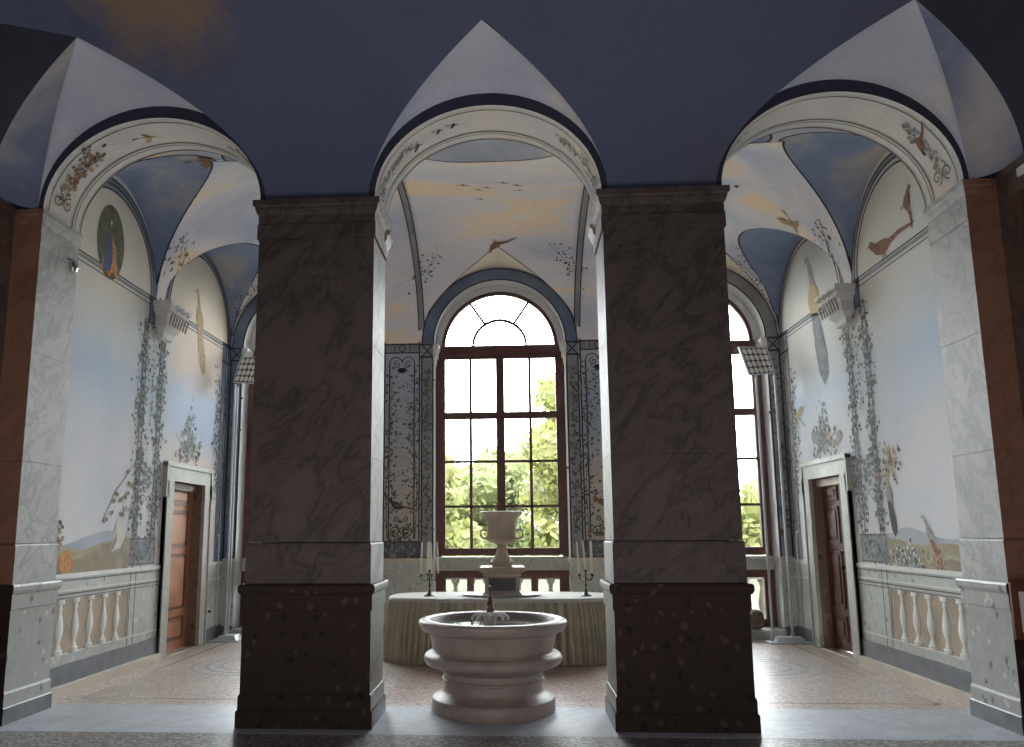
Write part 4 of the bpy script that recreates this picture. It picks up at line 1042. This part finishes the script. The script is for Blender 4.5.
m_ = MB(); m_.face([(FX + .565 * math.cos(2 * PI * i / 60), FY + .565 * math.sin(2 * PI * i / 60), .755) for i in range(60)]); m_.build('water_surface', M['water'], t)
t = thing('fountain_spout', 'scrolled pale spout with dark metal nozzle rising in the marble basin', 'spout', (FX - .02, FY - .02, .475))
sx_, sy_ = FX - .02, FY - .02
mb = MB(); mb.lathe([(.05, 0), (.05, .28), (.06, .33), (.075, .36), (.04, .385), (.02, .40)], (sx_, sy_, .475), 20)
for k in range(8):
    a = k * PI / 4
    P = [(sx_ + r * math.cos(a), sy_ + r * math.sin(a), z) for r, z in ((.03, .82), (.07, .855), (.12, .85), (.16, .825), (.175, .80), (.165, .79), (.155, .80), (.158, .812))]
    mb.tube(P, .014, 7, .007)
mb.build('scroll_leaves', M['bal_white'], t, smooth=50)
mb = MB().lathe([(.035, .86), (.036, .90), (.030, .905), (.028, .93), (.034, .935), (.022, .985), (.012, 1.0), (.007, 1.01), (.007, 1.055), (.018, 1.07), (.02, 1.085), (.014, 1.10), (.0, 1.105)], (sx_, sy_, 0), 20); mb.build('nozzle', M['bronze'], t, smooth=40)

# ------------------------------------------------------------------ draped table
TXc, TYc, TZ = 0.02, 10.36, .785
def tab(a, hx, hy, e=3.2):
    c, s_ = math.cos(a), math.sin(a)
    return (TXc + hx * math.copysign(abs(c) ** (2 / e), c), TYc + hy * math.copysign(abs(s_) ** (2 / e), s_))
t = thing('dining_table', 'long round-ended table under the window, hidden beneath its cloth', 'table', (TXc, TYc, 0))
n = 64; R = []
for z, o in ((TZ - .04, 0), (TZ - .012, 0)): R.append([(*tab(2 * PI * i / n, 1.42 + o, .58 + o), z) for i in range(n)])
MB().rings(R, True, True, True).build('tabletop', M['doorwood_dark'], t)
for a in (-1, 1):
    for b in (-1, 1): MB().lathe([(.03, 0), (.035, .3), (.04, TZ - .04)], (TXc + a * 1.1, TYc + b * .36, 0), 12).build('leg', M['doorwood_dark'], t)
cl = thing('tablecloth', 'pleated sage tablecloth with a pale top, draped to the floor over the long table', 'tablecloth', (TXc, TYc, 0))
n = 1800; R = []
for k, (z, fl) in enumerate([(TZ - .012, 0), (TZ - .03, .006), (TZ - .08, .014), (.6, .03), (.4, .045), (.2, .06), (.008, .075)]):
    row = []
    amp = [0, .004, .018, .034, .042, .046, .050][k]
    for i in range(n):
        a = 2 * PI * i / n
        w = -abs(math.cos(a * 44 + 1.1 * math.sin(a * 7))) ** 5 * (1.0 + .4 * math.sin(a * 13)) + .12 * math.sin(a * 141 + 2)
        o = fl + 1.9 * amp * w + .4 * amp
        row.append((*tab(a, 1.44 + o, .60 + o), z))
    R.append(row)
MB().rings(R, True).build('skirt', M['cloth_s'], cl, smooth=60)
R = []
for z, o in ((TZ - .045, .018), (TZ - .02, .016), (TZ - .004, .008), (TZ, -.01)): R.append([(*tab(2 * PI * i / 120, 1.44 + o, .60 + o), z) for i in range(120)])
MB().rings(R, True, False, True).build('cloth_top', M['cloth_t'], cl, smooth=60)

# tray, pedestal box, urn
VX, VY = .035, 10.25
t = thing('oval_tray', 'low oval pale tray under the urn pedestal on the draped table', 'tray', (VX - .01, VY - .05, TZ))
MB().lathe([(.46, 0), (.50, .012), (.53, .03), (.52, .032), (.48, .018), (0, .014)], (VX - .01, VY - .02, TZ), 60, False, 1, .62).build('tray_body', M['lampwhite'], t, smooth=40)
t = thing('urn_pedestal', 'square marble pedestal block with moulded top, between tray and urn', 'pedestal', (VX, VY, TZ + .014))
z0 = TZ + .016
MB().prof_rect(VX - .22, VX + .22, VY - .20, VY + .20, [(.03, z0), (.03, z0 + .03), (0, z0 + .045), (0, z0 + .235)]).build('block', M['urn'], t)
MB().prof_rect(VX - .22, VX + .22, VY - .20, VY + .20, [(.0, z0 + .235), (.02, z0 + .24), (.02, z0 + .27), (.035, z0 + .285), (.07, z0 + .305), (.07, z0 + .345), (.055, z0 + .355)]).build('moulded_top', M['urn'], t)
m_ = MB(); m_.box(VX - .17, VX + .17, VY - .204, VY - .2, z0 + .06, z0 + .22); m_.build('inset_panel', M['panel_dark'], t)
mb = MB()
for k in range(22): mb.box(VX - .235 + .0218 * k, VX - .222 + .0218 * k, VY - .228, VY - .22, z0 + .243, z0 + .268)
mb.build('dentil_band', M['cream'], t)
ZU = z0 + .356
t = thing('marble_urn', 'pale marble krater urn with two side handles, on the pedestal before the window', 'urn', (VX, VY, ZU))
MB().prof_rect(VX - .13, VX + .13, VY - .13, VY + .13, [(0, ZU), (0, ZU + .045)]).build('plinth', M['urn'], t)
MB().lathe([(.15, .045), (.155, .06), (.14, .075)] + smoothprof([(.135, .08), (.10, .12), (.075, .18), (.068, .22)], 4) + [(.085, .225), (.085, .245), (.06, .25), (.062, .275), (.08, .285)], (VX, VY, ZU), 40).build('stem', M['urn'], t, smooth=35)
body = smoothprof([(.075, .285), (.13, .30), (.185, .325), (.205, .36), (.205, .375)], 4) + smoothprof([(.190, .38), (.187, .45), (.19, .55), (.205, .62), (.24, .665), (.285, .69)], 5) + [(.287, .70), (.27, .705), (.20, .64), (.18, .55), (.17, .38), (.0, .32)]
body = [(r, z) for r, z in body]
MB().lathe(body, (VX, VY, ZU), 48, False).build('bowl', M['urn'], t, smooth=35)
for s in (-1, 1):
    P = [(VX + s * x, VY, ZU + z) for x, z in ((.185, .36), (.225, .355), (.262, .375), (.275, .41), (.272, .45), (.245, .475), (.215, .47), (.188, .46))]
    MB().tube(P, .016, 9).build('handle', M['urn'], t, smooth=60)

# candelabra
def candelabrum(x, y, lab):
    t = thing('candelabrum', lab, 'candelabrum', (x, y, TZ), 'candelabra on the draped table')
    MB().lathe([(.075, 0), (.077, .008), (.05, .02), (.028, .035), (.016, .06), (.014, .08)], (x, y, TZ), 24).build('base', M['iron'], t, smooth=40)
    MB().lathe([(.008, .07), (.008, .12), (.016, .13), (.016, .14), (.008, .15), (.008, .22), (.014, .23), (.008, .24), (.008, .30), (.013, .305), (.018, .32), (.020, .33)], (x, y, TZ), 14).build('stem', M['iron'], t, smooth=40)
    return t
ARMS = [(0, .13, .315)] + [(a, .135, .275) for a in ()]
def arms(t, x, y, rot):
    pos = []
    for k in range(4):
        a = rot + k * PI / 2; r = .115
        P = [(x + q * math.cos(a), y + q * math.sin(a), TZ + z) for q, z in ((.0, .22), (.04, .20), (.08, .20), (r, .225), (r, .25))]
        A = MB(); A.tube(P, .006, 7); A.lathe([(.006, .25), (.022, .256), (.020, .262), (.013, .266), (.013, .285)], (P[-1][0], P[-1][1], TZ), 14)
        A.build('arm', M['iron'], t, smooth=50); pos.append((P[-1][0], P[-1][1], TZ + .286))
    pos.append((x, y, TZ + .331)); return pos
cand = None
for x, y, rot, lab in ((-.905, 10.2, .35, 'dark candelabrum at the left end of the draped table, candles unlit'), (1.10, 10.18, .75, 'dark candelabrum at the right end of the draped table, candles unlit')):
    t = candelabrum(x, y, lab)
    for i, (cx, cy, cz) in enumerate(arms(t, x, y, rot)):
        hh = .40 if i < 4 else .37
        tx_, ty_ = (random.uniform(-.02, .02), random.uniform(-.02, .02)) if x < 0 else (random.uniform(-.035, .01), 0)
        c_ = MB(); c_.tube([(cx, cy, cz), (cx + tx_ * .5, cy + ty_ * .5, cz + hh * .5), (cx + tx_, cy + ty_, cz + hh - .02), (cx + tx_, cy + ty_, cz + hh)], .013, 12, .009)
        c_.tube([(cx + tx_, cy + ty_, cz + hh), (cx + tx_, cy + ty_, cz + hh + .012)], .0015, 5)
        o = c_.build('taper_candle', M['wax'], smooth=50)
        side_ = 'left' if x < 0 else 'right'
        tag(o, ('tall ivory taper candle in a side arm of the %s candelabrum' if i < 4 else 'ivory taper candle on the central stem of the %s candelabrum') % side_, 'candle', 'taper candles in side arms of the %s candelabrum' % side_ if i < 4 else None)

# ------------------------------------------------------------------ floodlight stands
def stand(cx, cy, poles, s, base, lab):
    t = thing('floor_lamp', lab, 'floor lamp', (cx, cy, 0), 'twin-pole floodlight stands')
    x0, x1, y0, y1 = base
    MB().prof_rect(x0, x1, y0, y1, [(0, 0), (0, .02), (-.01, .022)]).build('base_plate', M['lampgrey'], t)
    MB().prof_rect(x0 + .1, x1 - .04, y0 + .06, y1 - .02, [(0, .022), (-.05, .085)]).build('base_box', M['lampwhite'], t)
    for px_, py_ in poles:
        MB().lathe([(.030, .022), (.030, .12), (.019, .14), (.019, 3.93)], (px_, py_, 0), 12).build('pole', M['lampgrey'], t, smooth=50)
    return t
def head(t, quad, up):
    q = [Vector(p) for p in quad]; nrm = (q[1] - q[0]).cross(q[3] - q[0]).normalized()
    if nrm.y > 0: nrm = -nrm
    mb = MB(); n = len(mb.v)
    f = [p + nrm * .02 for p in q]; b = [p - nrm * .05 for p in q]
    mb.rings([[tuple(p) for p in b], [tuple(p) for p in f]], True, True, True)
    H = mb.build('lamp_head', M['lampgrey'], t)
    def bl(u, v, h): return (q[0] * (1 - u) * (1 - v) + q[1] * u * (1 - v) + q[2] * u * v + q[3] * (1 - u) * v) + nrm * h
    mb = MB(); mb.rings([[tuple(bl(u, v, .0205)) for u, v in ((.05, .05), (.95, .05), (.95, .95), (.05, .95))], [tuple(bl(u, v, .024)) for u, v in ((.06, .06), (.94, .06), (.94, .94), (.06, .94))]], True, False, True)
    mb.mat(1)
    for i in range(5):
        for j in range(4):
            u, v = (i + .5) / 5 * .88 + .06, (j + .5) / 4 * .88 + .06
            R = []
            for k, (rr, hh) in enumerate(((1.15, .026), (.8, .05), (.3, .045))):
                R.append([tuple(bl(u + .072 * rr * math.cos(a), v + .09 * rr * math.sin(a), hh)) for a in [2 * PI * m / 8 + (i + j) for m in range(8)]])
            mb.rings(R, True, False, True)
    mb.build('reflector', [M['panel_dark'], M['reflector']], H)
PR = [(3.90, 11.80), (4.18, 11.80)]
t = stand(4.05, 11.72, PR, 1, (3.79, 4.37, 11.58, 11.90), 'grey twin-pole floodlight stand before the right-hand window jamb')
head(t, [(3.80, 11.80, 3.92), (4.19, 11.80, 3.95), (4.06, 11.72, 4.35), (3.64, 11.72, 4.36)], 1)
PL = [(-4.175, 11.80), (-4.215, 12.02)]
t = stand(-4.1, 11.8, PL, -1, (-4.385, -3.92, 11.62, 12.06), 'grey floodlight stand by the left gallery corner beyond the door')
head(t, [(-4.20, 11.78, 3.95), (-3.82, 11.78, 3.92), (-3.66, 11.70, 4.36), (-4.06, 11.70, 4.35)], 1)

# rock on the right window step, socket
random.seed(5)
import bmesh
bm = bmesh.new(); bmesh.ops.create_icosphere(bm, subdivisions=3, radius=1)
from mathutils import noise as mn
for v in bm.verts:
    k = 1 + .35 * mn.noise(v.co * 1.3 + Vector((3, 1, 0))) + .12 * mn.noise(v.co * 4)
    v.co = Vector((v.co.x * .20 * k, v.co.y * .14 * k, max(-.10, v.co.z * .15 * k + .05 * v.co.x)))
me = bpy.data.meshes.new('rough_stone'); bm.to_mesh(me); me.materials.append(M['rock'])
for pgn in me.polygons: pgn.use_smooth = True
o = bpy.data.objects.new('rough_stone', me); C.objects.link(o); o.location = (3.74, 12.22, .241)
tag(o, 'rough brown stone lying on the step of the right window', 'stone')
t = thing('wall_socket', 'white wall socket with black plug beside the brown door', 'socket', (-XW, 11.62, .40))
MB().bbox(-XW, -XW + .028, 11.58, 11.66, .40, .50, .004).build('face_plate', M['plastic_w'], t)
MB().bbox(-XW + .0285, -XW + .06, 11.60, 11.64, .43, .47, .006).build('plug', M['plastic_k'], t)
for s in (-1, 1):
    o = MB().tube([(s * (XW - .03), 11.93, .21), (s * (XW - .03), 11.93, 1.25), (s * (XW - .03), 11.93, 1.55), (s * (XW - .03), 11.86, 1.58)], .011, 8).build('cable_conduit', M['lampwhite'])
    tag(o, 'thin white cable conduit climbing the %s gallery corner' % ('left' if s < 0 else 'right'), 'conduit')

# ------------------------------------------------------------------ outside
o = MB().box(-60, 60, 12.9, 110, -1.2, -1.0).build('ground', M['grass']); struct(o, 'sunny lawn outside the windows', 'lawn')
o = MB().box(-9, 9, 13.8, 18, -1.0, -.98).build('bounce_patch', M['gravel']); struct(o, 'pale gravel patch added outside to bounce light into the vaults', 'bounce_patch')  # pale ground added to bounce daylight up into the vaults
t = thing('exterior_balustrade', 'sunlit pale stone balustrade outside, seen through the lower window panes', 'balustrade', (0, 13.5, -.2))
MB().box(-5, 5, 13.38, 13.62, .80, .92).build('handrail', M['extstone'], t); MB().box(-5, 5, 13.38, 13.62, -.2, .12).build('plinth', M['extstone'], t)
MB().box(-5, 5, 12.72, 13.7, -1.0, -.2).build('terrace_slab', M['extstone'], t)
bp = [(.075, .12), (.075, .17), (.045, .18), (.04, .21), (.075, .32), (.085, .40), (.07, .50), (.04, .62), (.035, .68), (.05, .70), (.04, .72), (.07, .75), (.07, .80)]
first = MB().lathe(bp, (-4.6, 13.5, 0), 16).build('baluster', M['extstone'], t, smooth=40)
for k in range(1, 35):
    c = first.copy(); C.objects.link(c); c.location = (.27 * k, 0, 0)
def tree(x, y, h, r, mt, seed, lab):
    random.seed(seed); t = thing('tree', lab, 'tree', (x, y, -1), 'trees beyond the lawn')
    mb = MB(); mb.tube([(x, y, -1), (x + .2, y, h * .35), (x - .1, y, h * .7)], .35, 10, .1)
    for k in range(6):
        a = k * 1.05; mb.tube([(x, y, h * .3 + k * .3), (x + r * .4 * math.cos(a), y + r * .4 * math.sin(a), h * .5 + k * .3), (x + r * .7 * math.cos(a), y + r * .7 * math.sin(a), h * .65 + k * .2)], .13, 6, .03)
    mb.build('trunk', M['bark'], t)
    mb = MB(); blobs = []
    for k in range(16):
        a, q = random.random() * 6.28, random.random() ** .5
        zz = random.random(); rr = r * (1 - .5 * zz)
        blobs.append((x + q * rr * math.cos(a), y + q * rr * math.sin(a), h * .15 + zz * h * .85, r * random.uniform(.28, .48)))
    for k in range(4200):
        b = random.choice(blobs); v = Vector([random.gauss(0, 1) for _ in range(3)]).normalized() * b[3] * random.uniform(.75, 1.05)
        c = Vector(b[:3]) + v; l = random.uniform(.12, .28)
        u = Vector([random.gauss(0, 1) for _ in range(3)]).normalized(); w = u.orthogonal().normalized()
        mb.face([c - u * l, c + w * l * .6, c + u * l, c - w * l * .6])
    for b in blobs:
        mb.lathe([(b[3] * .8 * math.sin(PI * q / 8), -b[3] * .8 * math.cos(PI * q / 8)) for q in range(9)], b[:3], 12, False)
    mb.build('crown', mt, t)
tree(-14, 40, 7.5, 4.6, M['leafB'], 1, 'broad green tree seen through the left window')
tree(-5.2, 36, 5.6, 3.4, M['leafA'], 2, 'low yellow-green tree at the left half of the middle window')
tree(-.9, 48, 5.6, 3.6, M['leafB'], 3, 'low pale green tree directly behind the urn')
tree(3.4, 38, 8.4, 3.5, M['leafA'], 4, 'tall yellow-green tree at the right half of the middle window')
tree(10.2, 46, 6.4, 3.6, M['leafB'], 5, 'round green tree between middle and right windows')
tree(14.5, 36, 7.6, 3.8, M['leafA'], 6, 'tall leafy tree seen through the right window')
tree(20.5, 46, 6.0, 4.6, M['leafB'], 7, 'distant green tree at the edge of the right window')
mb = MB(); random.seed(9)
for k in range(9000):
    c = Vector((random.uniform(-32, 32), random.uniform(57, 61), random.uniform(-1, 3.2 + 1.3 * math.sin(k * .01)))); l = 1.6 * random.uniform(.2, .4)
    u = Vector([random.gauss(0, 1) for _ in range(3)]).normalized(); w = u.orthogonal().normalized()
    mb.face([c - u * l, c + w * l * .6, c + u * l, c - w * l * .6])
o = mb.build('hedge', M['leafA']); tag(o, 'long yellow-green hedge closing the garden behind the trees', 'hedge'); o['kind'] = 'stuff'

# ------------------------------------------------------------------ light
w = bpy.data.worlds.new('World'); bpy.context.scene.world = w; w.use_nodes = True
bg = w.node_tree.nodes['Background']; bg.inputs[0].default_value = (.95, .97, 1.0, 1); bg.inputs[1].default_value = 20.5
sun = bpy.data.lights.new('sun', 'SUN'); sun.energy = 2.5; sun.angle = .02; sun.color = (1, .95, .82)
so = bpy.data.objects.new('sun', sun); C.objects.link(so); so.rotation_euler = (math.radians(42), 0, math.radians(-20))
for wx in WX:
    l = bpy.data.lights.new('window_portal', 'AREA'); l.shape = 'RECTANGLE'; l.size = 2.1; l.size_y = 5.6; l.cycles.is_portal = True
    lo = bpy.data.objects.new('window_portal', l); C.objects.link(lo); lo.location = (wx, 12.74, 2.85); lo.rotation_euler = (math.radians(-90), 0, 0)
def area(loc, rot, size, e, col):
    l = bpy.data.lights.new('room_fill', 'AREA'); l.shape = 'RECTANGLE'; l.size = size[0]; l.size_y = size[1]; l.energy = e; l.color = col
    lo = bpy.data.objects.new('room_fill', l); C.objects.link(lo); lo.location = loc; lo.rotation_euler = rot; return lo
area((0, -2.8, 3.2), (math.radians(88), 0, 0), (6, 2.5), 55, (1, .86, .76))  # added warm fill behind the camera for the dim room
area((0, 3.4, .5), (math.radians(155), 0, 0), (7, 1.6), 85, (1, .95, .93))  # added upward fill, brightens the sails from below the view

# ------------------------------------------------------------------ camera
X0, f, pt, yaw, roll, pcx, pcy = .2058, 774.6255, .155, .0605, .0059, 466.64, 410.88
c, s_ = math.cos(yaw), math.sin(yaw); cp, sp = math.cos(pt), math.sin(pt); cr, sr = math.cos(roll), math.sin(roll)
Rr = Vector((c, s_, 0)); Yh = Vector((-s_, c, 0)); F = Yh * cp + Vector((0, 0, sp)); U = -Yh * sp + Vector((0, 0, cp))
rx = Rr * cr - U * sr; ux = Rr * sr + U * cr
cam = bpy.data.cameras.new('camera'); co = bpy.data.objects.new('camera', cam); C.objects.link(co)
m4 = Matrix((rx, ux, -F)).transposed().to_4x4(); m4.translation = Vector((X0, 0, 1.6)); co.matrix_world = m4
cam.sensor_width = 36; cam.lens = f / 1024 * 36; cam.shift_x = (512 - pcx) / 1024; cam.shift_y = (pcy - 373.5) / 1024
bpy.context.scene.camera = co
sc = bpy.context.scene
sc.view_settings.view_transform = 'Standard'; sc.view_settings.look = 'None'; sc.view_settings.exposure = 0
sc.cycles.max_bounces = 8; sc.cycles.diffuse_bounces = 5; sc.cycles.transparent_max_bounces = 8
sc.cycles.use_denoising = True; sc.cycles.sample_clamp_indirect = 6
